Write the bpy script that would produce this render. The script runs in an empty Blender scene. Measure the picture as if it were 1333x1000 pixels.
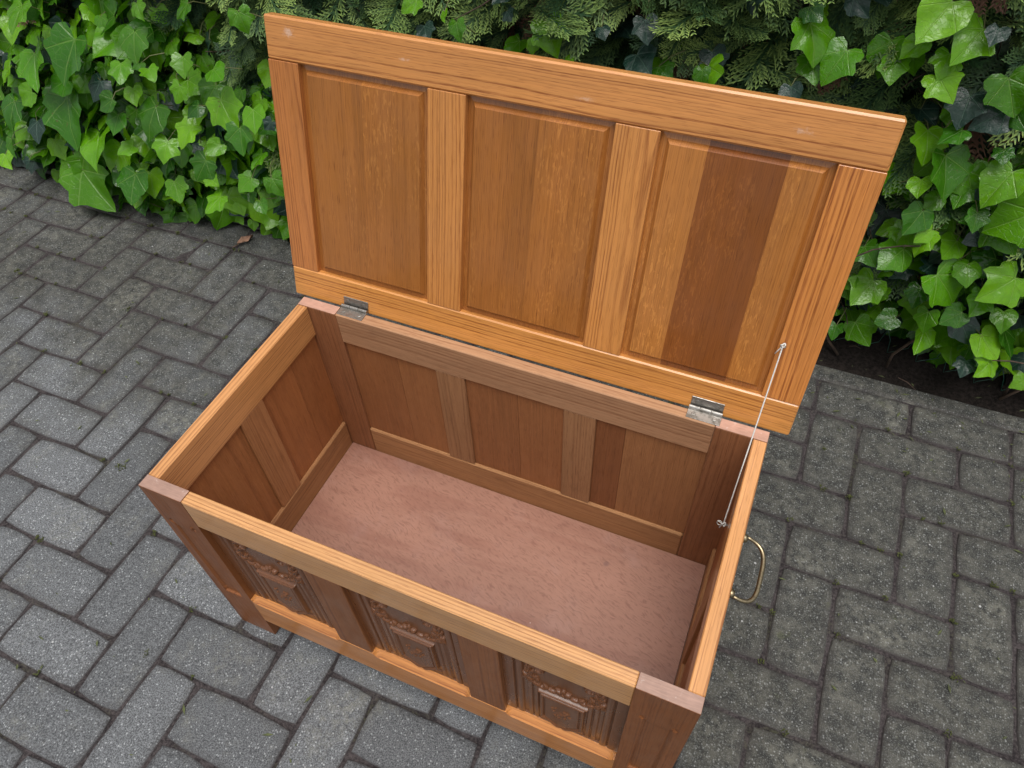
import bpy, math, random
import numpy as np
from mathutils import Vector, Matrix, Euler

# ---------------------------------------------------------------- camera, sky, sun, exposure
SC = bpy.context.scene
cam_d = bpy.data.cameras.new('camera')
cam = bpy.data.objects.new('camera', cam_d)
SC.collection.objects.link(cam)
cam.location = (0.7499, -0.3033, 1.3589)
cam.rotation_euler = (0.70837, 0.03281, 0.40285)
cam_d.sensor_width = 36.0
cam_d.lens = 36.0 * 944.84 / 1333.0
cam_d.clip_start = 0.02
cam_d.clip_end = 500
SC.camera = cam

SUN_EL, SUN_AZ = 76.0, 150.0        # azimuth measured clockwise from +Y
W = bpy.data.worlds.new('World'); SC.world = W; W.use_nodes = True
wn = W.node_tree; wn.nodes.clear()
sky = wn.nodes.new('ShaderNodeTexSky'); sky.sky_type = 'NISHITA'; sky.sun_disc = False
sky.sun_elevation = math.radians(SUN_EL); sky.sun_rotation = math.radians(SUN_AZ)
sky.air_density = 1.0; sky.dust_density = 4.0; sky.ozone_density = 1.0
hs = wn.nodes.new('ShaderNodeHueSaturation'); hs.inputs['Saturation'].default_value = 0.18
bg = wn.nodes.new('ShaderNodeBackground'); bg.inputs['Strength'].default_value = 0.105
wo = wn.nodes.new('ShaderNodeOutputWorld')
wn.links.new(sky.outputs[0], hs.inputs['Color']); wn.links.new(hs.outputs[0], bg.inputs[0]); wn.links.new(bg.outputs[0], wo.inputs[0])
sd = bpy.data.lights.new('sun', 'SUN'); sd.energy = 1.5; sd.angle = math.radians(42); sd.color = (1.0, 0.97, 0.92)
so = bpy.data.objects.new('sun', sd); SC.collection.objects.link(so)
az = math.radians(SUN_AZ); el = math.radians(SUN_EL)
sdir = Vector((math.sin(az) * math.cos(el), math.cos(az) * math.cos(el), math.sin(el)))
so.rotation_euler = sdir.to_track_quat('Z', 'Y').to_euler()
so.location = (-1, -3, 5)
SC.view_settings.view_transform = 'Standard'; SC.view_settings.look = 'None'
SC.view_settings.gamma = 1.0; SC.view_settings.use_curve_mapping = False
SC.view_settings.exposure = 0.62

rnd = random.Random(7)
nrs = np.random.RandomState(11)
COL = SC.collection

# ---------------------------------------------------------------- helpers
def tag(o, label=None, cat=None, group=None, kind=None):
    if label: o['label'] = label
    if cat: o['category'] = cat
    if group: o['group'] = group
    if kind: o['kind'] = kind
    return o

def empty(name, loc=(0, 0, 0), rot=(0, 0, 0), parent=None):
    o = bpy.data.objects.new(name, None); COL.objects.link(o)
    o.location = loc; o.rotation_euler = rot; o.empty_display_size = 0.05
    if parent: o.parent = parent
    return o

def np_mesh(name, V, F, smooth=False):
    """V (n,3), F list of equal-size faces as an array, or list of lists"""
    me = bpy.data.meshes.new(name)
    V = np.asarray(V, dtype=np.float32)
    if isinstance(F, np.ndarray):
        k = F.shape[1]; n = F.shape[0]
        me.vertices.add(len(V)); me.vertices.foreach_set('co', V.ravel())
        me.loops.add(n * k); me.loops.foreach_set('vertex_index', F.astype(np.int32).ravel())
        me.polygons.add(n); me.polygons.foreach_set('loop_start', np.arange(0, n * k, k, dtype=np.int32))
        me.polygons.foreach_set('loop_total', np.full(n, k, dtype=np.int32))
        me.update(calc_edges=True); me.validate()
    else:
        import bmesh
        me.from_pydata([tuple(map(float, v)) for v in V], [], F)
        bm = bmesh.new(); bm.from_mesh(me); bmesh.ops.recalc_face_normals(bm, faces=bm.faces); bm.to_mesh(me); bm.free()
        me.update()
    if smooth:
        me.polygons.foreach_set('use_smooth', np.ones(len(me.polygons), dtype=bool))
    return me

def link(name, me, mat, parent=None, loc=(0, 0, 0), rot=None, color=None):
    o = bpy.data.objects.new(name, me); COL.objects.link(o)
    if mat is not None and len(me.materials) == 0: me.materials.append(mat)
    o.location = loc
    if rot is not None:
        if isinstance(rot, Matrix): o.rotation_euler = rot.to_euler()
        else: o.rotation_euler = rot
    if color is not None: o.color = (*color, 1.0)
    if parent: o.parent = parent
    return o

AX = {'x': Matrix.Identity(3),
      'y': Matrix(((0, -1, 0), (1, 0, 0), (0, 0, 1))),     # local X -> parent Y
      'z': Matrix(((0, 0, -1), (0, 1, 0), (1, 0, 0)))}     # local X -> parent Z

def grain_obj(name, V, F, mat, parent, axis, color, smooth=False, center=None):
    """V in the parent's frame; the object's own X axis is made the grain direction"""
    V = np.asarray(V, dtype=float)
    c = (V.min(0) + V.max(0)) / 2 if center is None else np.array(center)
    Mx = AX[axis]; A = np.array(Mx)
    L = (V - c) @ A                      # R^T (v-c)
    me = np_mesh(name, L, F, smooth)
    return link(name, me, mat, parent, tuple(c), Mx, color)

def box_vf(lo, hi, b=0.0012):
    """bevelled box: 24 verts, chamfered edges and corners"""
    lo = np.array(lo, float); hi = np.array(hi, float)
    b = min(b, 0.3 * float((hi - lo).min()))
    V = []; idx = {}
    for sx in (0, 1):
        for sy in (0, 1):
            for sz in (0, 1):
                s = (sx, sy, sz)
                corner = [hi[i] if s[i] else lo[i] for i in range(3)]
                for a in range(3):
                    v = list(corner)
                    for j in range(3):
                        if j != a: v[j] += -b if s[j] else b
                    idx[(s, a)] = len(V); V.append(v)
    F = []
    def q(l): F.append(l)
    for a in range(3):
        o1, o2 = [(1, 2), (2, 0), (0, 1)][a]
        for sa in (0, 1):
            def S(u, v):
                s = [0, 0, 0]; s[a] = sa; s[o1] = u; s[o2] = v; return tuple(s)
            l = [idx[(S(0, 0), a)], idx[(S(1, 0), a)], idx[(S(1, 1), a)], idx[(S(0, 1), a)]]
            q(l if sa else l[::-1])
    for a in range(3):                   # edges running along a
        o1, o2 = [(1, 2), (2, 0), (0, 1)][a]
        for u in (0, 1):
            for v in (0, 1):
                s0 = [0, 0, 0]; s0[o1] = u; s0[o2] = v; s1 = list(s0); s1[a] = 1
                s0 = tuple(s0); s1 = tuple(s1)
                l = [idx[(s0, o1)], idx[(s1, o1)], idx[(s1, o2)], idx[(s0, o2)]]
                q(l if (u ^ v) else l[::-1])
    for s in [(x, y, z) for x in (0, 1) for y in (0, 1) for z in (0, 1)]:
        l = [idx[(s, 0)], idx[(s, 1)], idx[(s, 2)]]
        q(l if sum(s) % 2 else l[::-1])
    return V, F

def board(name, parent, lo, hi, axis, mat, color, b=0.0012):
    V, F = box_vf(lo, hi, b)
    return grain_obj(name, V, F, mat, parent, axis, color)

def tube_vf(pts, rad, n=6, closed=False, caps=True):
    pts = [Vector(p) for p in pts]; m = len(pts); V = []; F = []
    rads = rad if isinstance(rad, (list, tuple)) else [rad] * m
    up = None
    for i, p in enumerate(pts):
        if closed: t = pts[(i + 1) % m] - pts[i - 1]
        else: t = pts[min(i + 1, m - 1)] - pts[max(i - 1, 0)]
        t.normalize()
        if up is None:
            up = Vector((0, 0, 1)) if abs(t.z) < 0.9 else Vector((1, 0, 0))
        a = t.cross(up); a.normalize(); bb = a.cross(t); bb.normalize(); up = bb
        for k in range(n):
            an = 2 * math.pi * k / n
            V.append(tuple(p + (a * math.cos(an) + bb * math.sin(an)) * rads[i]))
    for i in range(m if closed else m - 1):
        j = (i + 1) % m
        for k in range(n):
            F.append([i * n + k, i * n + (k + 1) % n, j * n + (k + 1) % n, j * n + k][::-1])
    if caps and not closed:
        F.append(list(range(n))); F.append([(m - 1) * n + k for k in range(n)][::-1])
    return V, F

def merge(parts):
    V = []; F = []
    for v, f in parts:
        o = len(V); V += [tuple(x) for x in v]; F += [[i + o for i in q] for q in f]
    return V, F

# ---------------------------------------------------------------- material helpers
class NT:
    def __init__(s, name):
        s.m = bpy.data.materials.new(name); s.m.use_nodes = True
        s.t = s.m.node_tree; s.t.nodes.clear()
        s.out = s.t.nodes.new('ShaderNodeOutputMaterial')
        s.b = s.t.nodes.new('ShaderNodeBsdfPrincipled')
        s.t.links.new(s.b.outputs[0], s.out.inputs[0])
    def n(s, typ, **kw):
        nd = s.t.nodes.new(typ)
        for k, v in kw.items(): setattr(nd, k, v)
        return nd
    def l(s, a, b): s.t.links.new(a, b)
    def put(s, inp, v):
        if isinstance(v, (int, float)): inp.default_value = v
        elif isinstance(v, tuple):
            inp.default_value = v if len(v) == len(inp.default_value) else (*v, 1.0)
        else: s.l(v, inp)
    def math(s, op, a, b=None, c=None, clamp=False):
        nd = s.n('ShaderNodeMath', operation=op, use_clamp=clamp)
        s.put(nd.inputs[0], a)
        if b is not None: s.put(nd.inputs[1], b)
        if c is not None: s.put(nd.inputs[2], c)
        return nd.outputs[0]
    def vmath(s, op, a, b=None):
        nd = s.n('ShaderNodeVectorMath', operation=op)
        s.put(nd.inputs[0], a)
        if b is not None: s.put(nd.inputs[1], b)
        return nd.outputs[1] if op in ('LENGTH', 'DISTANCE', 'DOT_PRODUCT') else nd.outputs[0]
    def noise(s, vec, scale=1.0, detail=3, rough=0.5, dist=0.0):
        nd = s.n('ShaderNodeTexNoise'); s.l(vec, nd.inputs['Vector'])
        nd.inputs['Scale'].default_value = scale; nd.inputs['Detail'].default_value = detail
        nd.inputs['Roughness'].default_value = rough; nd.inputs['Distortion'].default_value = dist
        return nd.outputs['Fac']
    def voro(s, vec, scale, feature='F1', out='Distance'):
        nd = s.n('ShaderNodeTexVoronoi', feature=feature); s.l(vec, nd.inputs['Vector'])
        nd.inputs['Scale'].default_value = scale
        return nd.outputs[out]
    def scale(s, vec, sc, off=None):
        v = s.vmath('MULTIPLY', vec, sc)
        return v if off is None else s.vmath('ADD', v, off)
    def ramp(s, f, lo, hi, a=0.0, b=1.0):
        nd = s.n('ShaderNodeMapRange', interpolation_type='SMOOTHSTEP')
        s.put(nd.inputs[0], f); s.put(nd.inputs[1], lo); s.put(nd.inputs[2], hi); s.put(nd.inputs[3], a); s.put(nd.inputs[4], b)
        return nd.outputs[0]
    def mix(s, f, a, b, mode='MIX'):
        nd = s.n('ShaderNodeMix', data_type='RGBA', blend_type=mode)
        s.put(nd.inputs[0], f); s.put(nd.inputs[6], a); s.put(nd.inputs[7], b)
        return nd.outputs[2]
    def sep(s, v):
        nd = s.n('ShaderNodeSeparateXYZ'); s.l(v, nd.inputs[0]); return nd.outputs
    def comb(s, x, y, z):
        nd = s.n('ShaderNodeCombineXYZ')
        s.put(nd.inputs[0], x); s.put(nd.inputs[1], y); s.put(nd.inputs[2], z); return nd.outputs[0]
    def bump(s, h, strength=0.3, dist=0.001):
        nd = s.n('ShaderNodeBump'); s.l(h, nd.inputs['Height'])
        nd.inputs['Strength'].default_value = strength; nd.inputs['Distance'].default_value = dist
        s.l(nd.outputs[0], s.b.inputs['Normal'])

def oak(name, ring=0.45, spacing=0.0042, pores=0.45, flecks=0.0, rough=0.38, quarter=False, scuffs=(), mottled=0.22, cath=0.75, grime=0.0, coat=0.50, spec=0.5):
    m = NT(name)
    tc = m.n('ShaderNodeTexCoord').outputs['Object']
    oi = m.n('ShaderNodeObjectInfo')
    r = oi.outputs['Random']; col = oi.outputs['Color']
    r2 = m.math('FRACT', m.math('MULTIPLY', r, 17.31)); r3 = m.math('FRACT', m.math('MULTIPLY', r, 71.7))
    off = m.comb(m.math('MULTIPLY', r, 37.0), m.math('MULTIPLY', r2, 23.0), m.math('MULTIPLY', r3, 11.0))
    P = m.vmath('ADD', tc, off)
    X, Y, Z = m.sep(tc)[0:3]
    # growth rings round an axis beside the board, wandering along its length
    wob = m.noise(m.scale(P, (1.5, 6.0, 6.0)), 1.0, 2, 0.5)
    wob2 = m.noise(m.scale(P, (9.0, 45.0, 45.0)), 1.0, 3, 0.5)
    if quarter:
        cy = m.math('ADD', m.math('MULTIPLY', r2, 0.02), 0.01); cz = m.math('ADD', 0.25, m.math('MULTIPLY', r3, 0.3))
    else:
        cy = m.math('ADD', 0.012, m.math('MULTIPLY', r2, 0.03)); cz = m.math('MULTIPLY', m.math('SUBTRACT', r3, 0.5), 0.12)
    dy = m.math('ADD', m.math('SUBTRACT', Y, cy), m.math('MULTIPLY', m.math('SUBTRACT', wob, 0.5), 0.03 * cath))
    dz = m.math('ADD', m.math('SUBTRACT', Z, cz), m.math('MULTIPLY', m.math('SUBTRACT', wob2, 0.5), 0.0016))
    R_ = m.math('SQRT', m.math('ADD', m.math('MULTIPLY', dy, dy), m.math('MULTIPLY', dz, dz)))
    ph = m.math('MULTIPLY', R_, 1.0 / spacing)
    ph = m.math('ADD', ph, m.math('MULTIPLY', wob2, 0.4))
    ph = m.math('ADD', ph, m.math('MULTIPLY', m.noise(m.comb(m.math('MULTIPLY', R_, 95.0), r, 0.0), 1.0, 3, 0.6), 3.2))
    fr = m.math('FRACT', ph)
    fid = m.math('FLOOR', ph)
    early = m.math('MULTIPLY', m.ramp(fr, 0.0, 0.10), m.ramp(fr, 0.58, 0.16))
    wnz = m.n('ShaderNodeTexWhiteNoise', noise_dimensions='1D'); m.l(fid, wnz.inputs['W'])
    early = m.math('MULTIPLY', early, m.ramp(wnz.outputs['Value'], 0.0, 1.0, 0.25, 1.0))
    blotn = m.noise(m.scale(P, (5.0, 26.0, 26.0)), 1.0, 3, 0.5)
    brk = m.noise(m.scale(P, (30.0, 900.0, 900.0)), 1.0, 2, 0.6)
    early = m.math('MULTIPLY', early, m.ramp(brk, 0.34, 0.58, 0.40, 1.0))
    early = m.math('MULTIPLY', early, m.ramp(blotn, 0.35, 0.65, 0.70, 1.0))
    # pores: short dark dashes
    por = m.noise(m.scale(P, (38.0, 1100.0, 1100.0)), 1.0, 1, 0.5)
    por = m.ramp(por, 0.60, 0.70)
    fib = m.noise(m.scale(P, (6.0, 260.0, 260.0)), 1.0, 4, 0.65)
    blot = m.noise(m.scale(P, (3.0, 14.0, 14.0)), 1.0, 3, 0.5)
    tone = m.math('ADD', 1.0, m.math('MULTIPLY', m.math('SUBTRACT', blot, 0.5), 2 * mottled))
    tone = m.math('ADD', tone, m.math('MULTIPLY', m.math('SUBTRACT', fib, 0.5), 0.55))
    cb = m.vmath('SCALE', col); cb_node = cb.node; m.l(tone, cb_node.inputs['Scale'])
    base = cb
    darkc = m.mix(1.0, base, (0.36, 0.215, 0.13), 'MULTIPLY')
    c = m.mix(m.math('MULTIPLY', early, ring), base, darkc)
    c = m.mix(m.math('MULTIPLY', por, pores), c, darkc)
    if flecks:
        q = m.scale(P, (70.0, 330.0, 330.0))
        wv = m.noise(q, 1.0, 2, 0.5, 0.9)
        fl = m.ramp(wv, 0.56, 0.62)
        patch = m.ramp(m.noise(m.scale(P, (4.0, 14.0, 14.0)), 1.0, 2), 0.45, 0.6)
        fl = m.math('MULTIPLY', fl, patch)
        c = m.mix(m.math('MULTIPLY', fl, flecks), c, m.mix(1.0, base, (1.55, 1.75, 1.9), 'MULTIPLY'))
    for (sx, sz, rx, rz, amt) in scuffs:
        d = m.math('SQRT', m.math('ADD', m.math('POWER', m.math('MULTIPLY', m.math('SUBTRACT', X, sx), 1 / rx), 2.0),
                                  m.math('POWER', m.math('MULTIPLY', m.math('SUBTRACT', Z, sz), 1 / rz), 2.0)))
        nz = m.noise(m.scale(P, (160.0, 260.0, 260.0)), 1.0, 4, 0.7)
        f = m.math('MULTIPLY', m.ramp(m.math('ADD', d, m.math('MULTIPLY', nz, 3.2)), 2.5, 1.1), amt)
        c = m.mix(f, c, (0.72, 0.60, 0.54))
    if grime:
        gz = m.ramp(m.noise(m.scale(P, (14.0, 30.0, 30.0)), 1.0, 5, 0.7), 0.5, 0.72)
        c = m.mix(m.math('MULTIPLY', gz, grime), c, m.mix(1.0, base, (0.55, 0.5, 0.5), 'MULTIPLY'))
    m.l(c, m.b.inputs['Base Color'])
    rg = m.ramp(m.noise(m.scale(P, (20.0, 40.0, 40.0)), 1.0, 3), 0.3, 0.7, rough - 0.05, rough + 0.10)
    m.l(rg, m.b.inputs['Roughness'])
    m.b.inputs['Specular IOR Level'].default_value = spec
    m.b.inputs['Coat Weight'].default_value = coat; m.b.inputs['Coat Roughness'].default_value = 0.14
    h = m.math('SUBTRACT', m.math('MULTIPLY', fib, 0.25), m.math('ADD', m.math('MULTIPLY', early, 0.5), m.math('MULTIPLY', por, 0.5)))
    m.bump(h, 0.22, 0.0006)
    return m.m

def end_grain(name):
    m = NT(name); tc = m.n('ShaderNodeTexCoord').outputs['Object']
    oi = m.n('ShaderNodeObjectInfo'); P = m.vmath('ADD', tc, m.comb(oi.outputs['Random'], 0.0, 0.0))
    a = m.noise(m.scale(P, (40.0, 500.0, 300.0)), 1.0, 4, 0.7); b = m.noise(P, 60.0, 3)
    tone = m.math('ADD', 0.35, m.math('ADD', m.math('MULTIPLY', a, 0.8), m.math('MULTIPLY', b, 0.5)))
    cb = m.vmath('SCALE', oi.outputs['Color']); m.l(tone, cb.node.inputs['Scale'])
    sp = m.ramp(m.noise(m.scale(P, (45.0, 60.0, 60.0)), 1.0, 6, 0.78), 0.58, 0.68)
    m.l(m.mix(m.math('MULTIPLY', sp, 0.55), cb, (0.62, 0.52, 0.47)), m.b.inputs['Base Color'])
    m.b.inputs['Roughness'].default_value = 0.5
    m.bump(a, 0.25, 0.0006)
    return m.m

def plywood(name):
    m = NT(name); P = m.n('ShaderNodeTexCoord').outputs['Object']
    oi = m.n('ShaderNodeObjectInfo')
    sw = m.noise(m.scale(P, (3.0, 9.0, 1.0)), 1.0, 3, 0.5)
    X, Y, Z = m.sep(P)[0:3]
    # short wavy flecks, tilted a little from the long side
    u = m.math('ADD', m.math('MULTIPLY', X, 0.94), m.math('MULTIPLY', Y, -0.35)); v = m.math('ADD', m.math('MULTIPLY', Y, 0.94), m.math('MULTIPLY', X, 0.35))
    v = m.math('ADD', v, m.math('MULTIPLY', m.noise(P, 14.0, 3), 0.03))
    Q = m.comb(m.math('MULTIPLY', u, 60.0), m.math('MULTIPLY', v, 300.0), 0.0)
    fl = m.noise(Q, 1.0, 3, 0.6, 0.8)
    big = m.noise(m.scale(P, (5.0, 8.0, 1.0)), 1.0, 4, 0.55, 0.6)
    band = m.ramp(m.noise(m.comb(m.math('MULTIPLY', X, 2.5), m.math('MULTIPLY', Y, 16.0), 0.0), 1.0, 3, 0.6, 1.2), 0.45, 0.62)
    tone = m.math('ADD', 0.66, m.math('ADD', m.math('MULTIPLY', fl, 0.40), m.math('MULTIPLY', big, 0.42)))
    cb = m.vmath('SCALE', oi.outputs['Color']); m.l(tone, cb.node.inputs['Scale'])
    c = m.mix(m.math('MULTIPLY', m.ramp(fl, 0.48, 0.36), 0.50), cb, m.mix(1.0, cb, (0.62, 0.50, 0.48), 'MULTIPLY'))
    c = m.mix(m.math('MULTIPLY', band, 0.50), c, m.mix(1.0, cb, (0.74, 0.62, 0.60), 'MULTIPLY'))
    dusty = m.ramp(m.noise(P, 9.0, 5, 0.7), 0.5, 0.72)
    c = m.mix(m.math('MULTIPLY', dusty, 0.07), c, (0.52, 0.42, 0.42))
    dust = m.ramp(m.voro(P, 26.0), 0.022, 0.010)
    dsel = m.ramp(m.noise(P, 11.0, 1), 0.60, 0.63)
    c = m.mix(m.math('MULTIPLY', dust, dsel), c, (0.85, 0.8, 0.78))
    # one dark knot
    d = m.vmath('DISTANCE', P, (0.214, 0.126, 0.003))
    c = m.mix(m.ramp(d, 0.008, 0.002, 0.0, 0.5), c, (0.10, 0.05, 0.05))
    m.l(c, m.b.inputs['Base Color'])
    m.b.inputs['Roughness'].default_value = 0.5
    m.bump(fl, 0.12, 0.0005)
    return m.m

def metal(name, color, rough=0.35, tarn=(0.2, 0.15, 0.08), ta=0.5, sc=120.0):
    m = NT(name); P = m.n('ShaderNodeTexCoord').outputs['Object']
    n_ = m.noise(P, sc, 4, 0.65)
    m.l(m.mix(m.math('MULTIPLY', m.ramp(n_, 0.42, 0.68), ta), color, tarn), m.b.inputs['Base Color'])
    m.b.inputs['Metallic'].default_value = 1.0
    m.l(m.ramp(n_, 0.3, 0.7, rough - 0.08, rough + 0.15), m.b.inputs['Roughness'])
    return m.m

def dirt_mask(m, W_):
    """where algae and grime lie on the paving: towards the hedge and on the chest's right-hand side"""
    X, Y, Z = m.sep(W_)[0:3]
    n1 = m.noise(W_, 2.3, 4, 0.6); n2 = m.noise(W_, 11.0, 4, 0.65)
    g = m.math('ADD', m.ramp(Y, -0.05, 0.65, 0.0, 0.62), m.ramp(X, 0.35, 0.95, 0.0, 0.62))
    g = m.math('ADD', g, m.math('MULTIPLY', m.math('SUBTRACT', n1, 0.5), 0.9))
    g = m.math('ADD', g, m.math('MULTIPLY', m.math('SUBTRACT', n2, 0.5), 0.8))
    return m.ramp(g, 0.12, 0.72), n1, n2

def paver_mat(name):
    m = NT(name)
    W_ = m.n('ShaderNodeNewGeometry').outputs['Position']
    r = m.n('ShaderNodeObjectInfo').outputs['Random']
    dirt, n1, n2 = dirt_mask(m, W_)
    fine = m.noise(W_, 420.0, 4, 0.75)
    mid = m.noise(W_, 60.0, 4, 0.7)
    base = m.mix(m.ramp(fine, 0.36, 0.64), (0.040, 0.042, 0.045), (0.190, 0.198, 0.208))
    v = m.n('ShaderNodeTexVoronoi', feature='F1'); m.l(W_, v.inputs['Vector']); v.inputs['Scale'].default_value = 250.0
    vr = m.sep(v.outputs['Color'])
    light = m.math('MULTIPLY', m.ramp(vr[0], 0.80, 0.86), m.ramp(v.outputs['Distance'], 0.48, 0.28))
    darks = m.math('MULTIPLY', m.ramp(vr[1], 0.78, 0.84), m.ramp(v.outputs['Distance'], 0.55, 0.35))
    base = m.mix(m.math('MULTIPLY', light, 0.58), base, (0.46, 0.48, 0.49))
    base = m.mix(m.math('MULTIPLY', darks, 0.6), base, (0.05, 0.05, 0.055))
    v2 = m.n('ShaderNodeTexVoronoi', feature='F1'); m.l(W_, v2.inputs['Vector']); v2.inputs['Scale'].default_value = 85.0
    v2r = m.sep(v2.outputs['Color'])
    peb = m.math('MULTIPLY', m.ramp(v2r[0], 0.93, 0.94), m.ramp(v2.outputs['Distance'], m.math('MULTIPLY', v2r[1], 0.24), m.math('MULTIPLY', v2r[1], 0.12)))
    # tone of each paver, and light worn spots
    tone = m.math('ADD', 0.80, m.math('MULTIPLY', r, 0.36))
    tone = m.math('MULTIPLY', tone, m.math('ADD', 0.72, m.math('MULTIPLY', mid, 0.56)))
    sc = m.vmath('SCALE', base); m.l(tone, sc.node.inputs['Scale'])
    lich = m.math('MULTIPLY', m.ramp(m.noise(W_, 5.0, 8, 0.78), 0.50, 0.68), m.ramp(mid, 0.38, 0.60))
    # algae: dark grey green film with lighter lichen showing through
    film = m.mix(m.ramp(m.noise(W_, 30.0, 8, 0.80), 0.38, 0.64), (0.016, 0.0155, 0.013), (0.078, 0.075, 0.061))
    film = m.mix(m.math('MULTIPLY', m.ramp(fine, 0.52, 0.66), 0.60), film, (0.22, 0.23, 0.215))
    film = m.mix(m.math('MULTIPLY', light, 0.42), film, (0.34, 0.35, 0.34))
    c = m.mix(m.math('MULTIPLY', dirt, 0.88), sc, film)
    c = m.mix(m.math('MULTIPLY', lich, 0.48), c, (0.20, 0.195, 0.16))
    moss = m.math('MULTIPLY', m.ramp(m.noise(W_, 17.0, 5, 0.7), 0.62, 0.72), m.math('MULTIPLY', dirt, m.ramp(fine, 0.4, 0.6)))
    c = m.mix(m.math('MULTIPLY', moss, 0.65), c, (0.075, 0.085, 0.03))
    c = m.mix(m.math('MULTIPLY', peb, 0.8), c, (0.50, 0.50, 0.50))
    eg = m.n('ShaderNodeAttribute', attribute_name='rim').outputs['Fac']
    eg = m.ramp(m.math('ADD', eg, m.math('MULTIPLY', m.math('SUBTRACT', n2, 0.5), 1.1)), 0.25, 1.0)
    c = m.mix(m.math('MULTIPLY', eg, m.math('ADD', 0.22, m.math('MULTIPLY', dirt, 0.16))), c, (0.040, 0.036, 0.034))
    # sides of the blocks are soiled by the joint sand
    N = m.n('ShaderNodeNewGeometry').outputs['Normal']
    c = m.mix(m.ramp(m.sep(N)[2], 0.90, 0.5, 0.0, 0.60), c, (0.070, 0.060, 0.060))
    m.l(c, m.b.inputs['Base Color'])
    m.b.inputs['Roughness'].default_value = 0.82
    m.b.inputs['Specular IOR Level'].default_value = 0.35
    h = m.math('ADD', m.math('MULTIPLY', fine, 0.6), m.math('MULTIPLY', mid, 0.8))
    h = m.math('ADD', h, m.math('MULTIPLY', light, 0.25))
    m.bump(h, 0.75, 0.0022)
    return m.m

def soil_mat(name, a=(0.010, 0.008, 0.007), b=(0.040, 0.031, 0.027), mossy=0.0, sc=1.0):
    m = NT(name); W_ = m.n('ShaderNodeNewGeometry').outputs['Position']
    f = m.noise(W_, 120.0 * sc, 5, 0.75); g = m.noise(W_, 14.0 * sc, 4, 0.6)
    c = m.mix(m.ramp(m.math('ADD', m.math('MULTIPLY', f, 0.7), m.math('MULTIPLY', g, 0.3)), 0.36, 0.66), a, b)
    if mossy:
        k = m.math('MULTIPLY', m.ramp(m.noise(W_, 9.0, 5, 0.7), 0.52, 0.68), m.ramp(f, 0.42, 0.58))
        c = m.mix(m.math('MULTIPLY', k, mossy), c, (0.055, 0.07, 0.02))
    m.l(c, m.b.inputs['Base Color']); m.b.inputs['Roughness'].default_value = 0.95
    m.b.inputs['Specular IOR Level'].default_value = 0.2
    m.bump(f, 0.9, 0.004)
    return m.m

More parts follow.
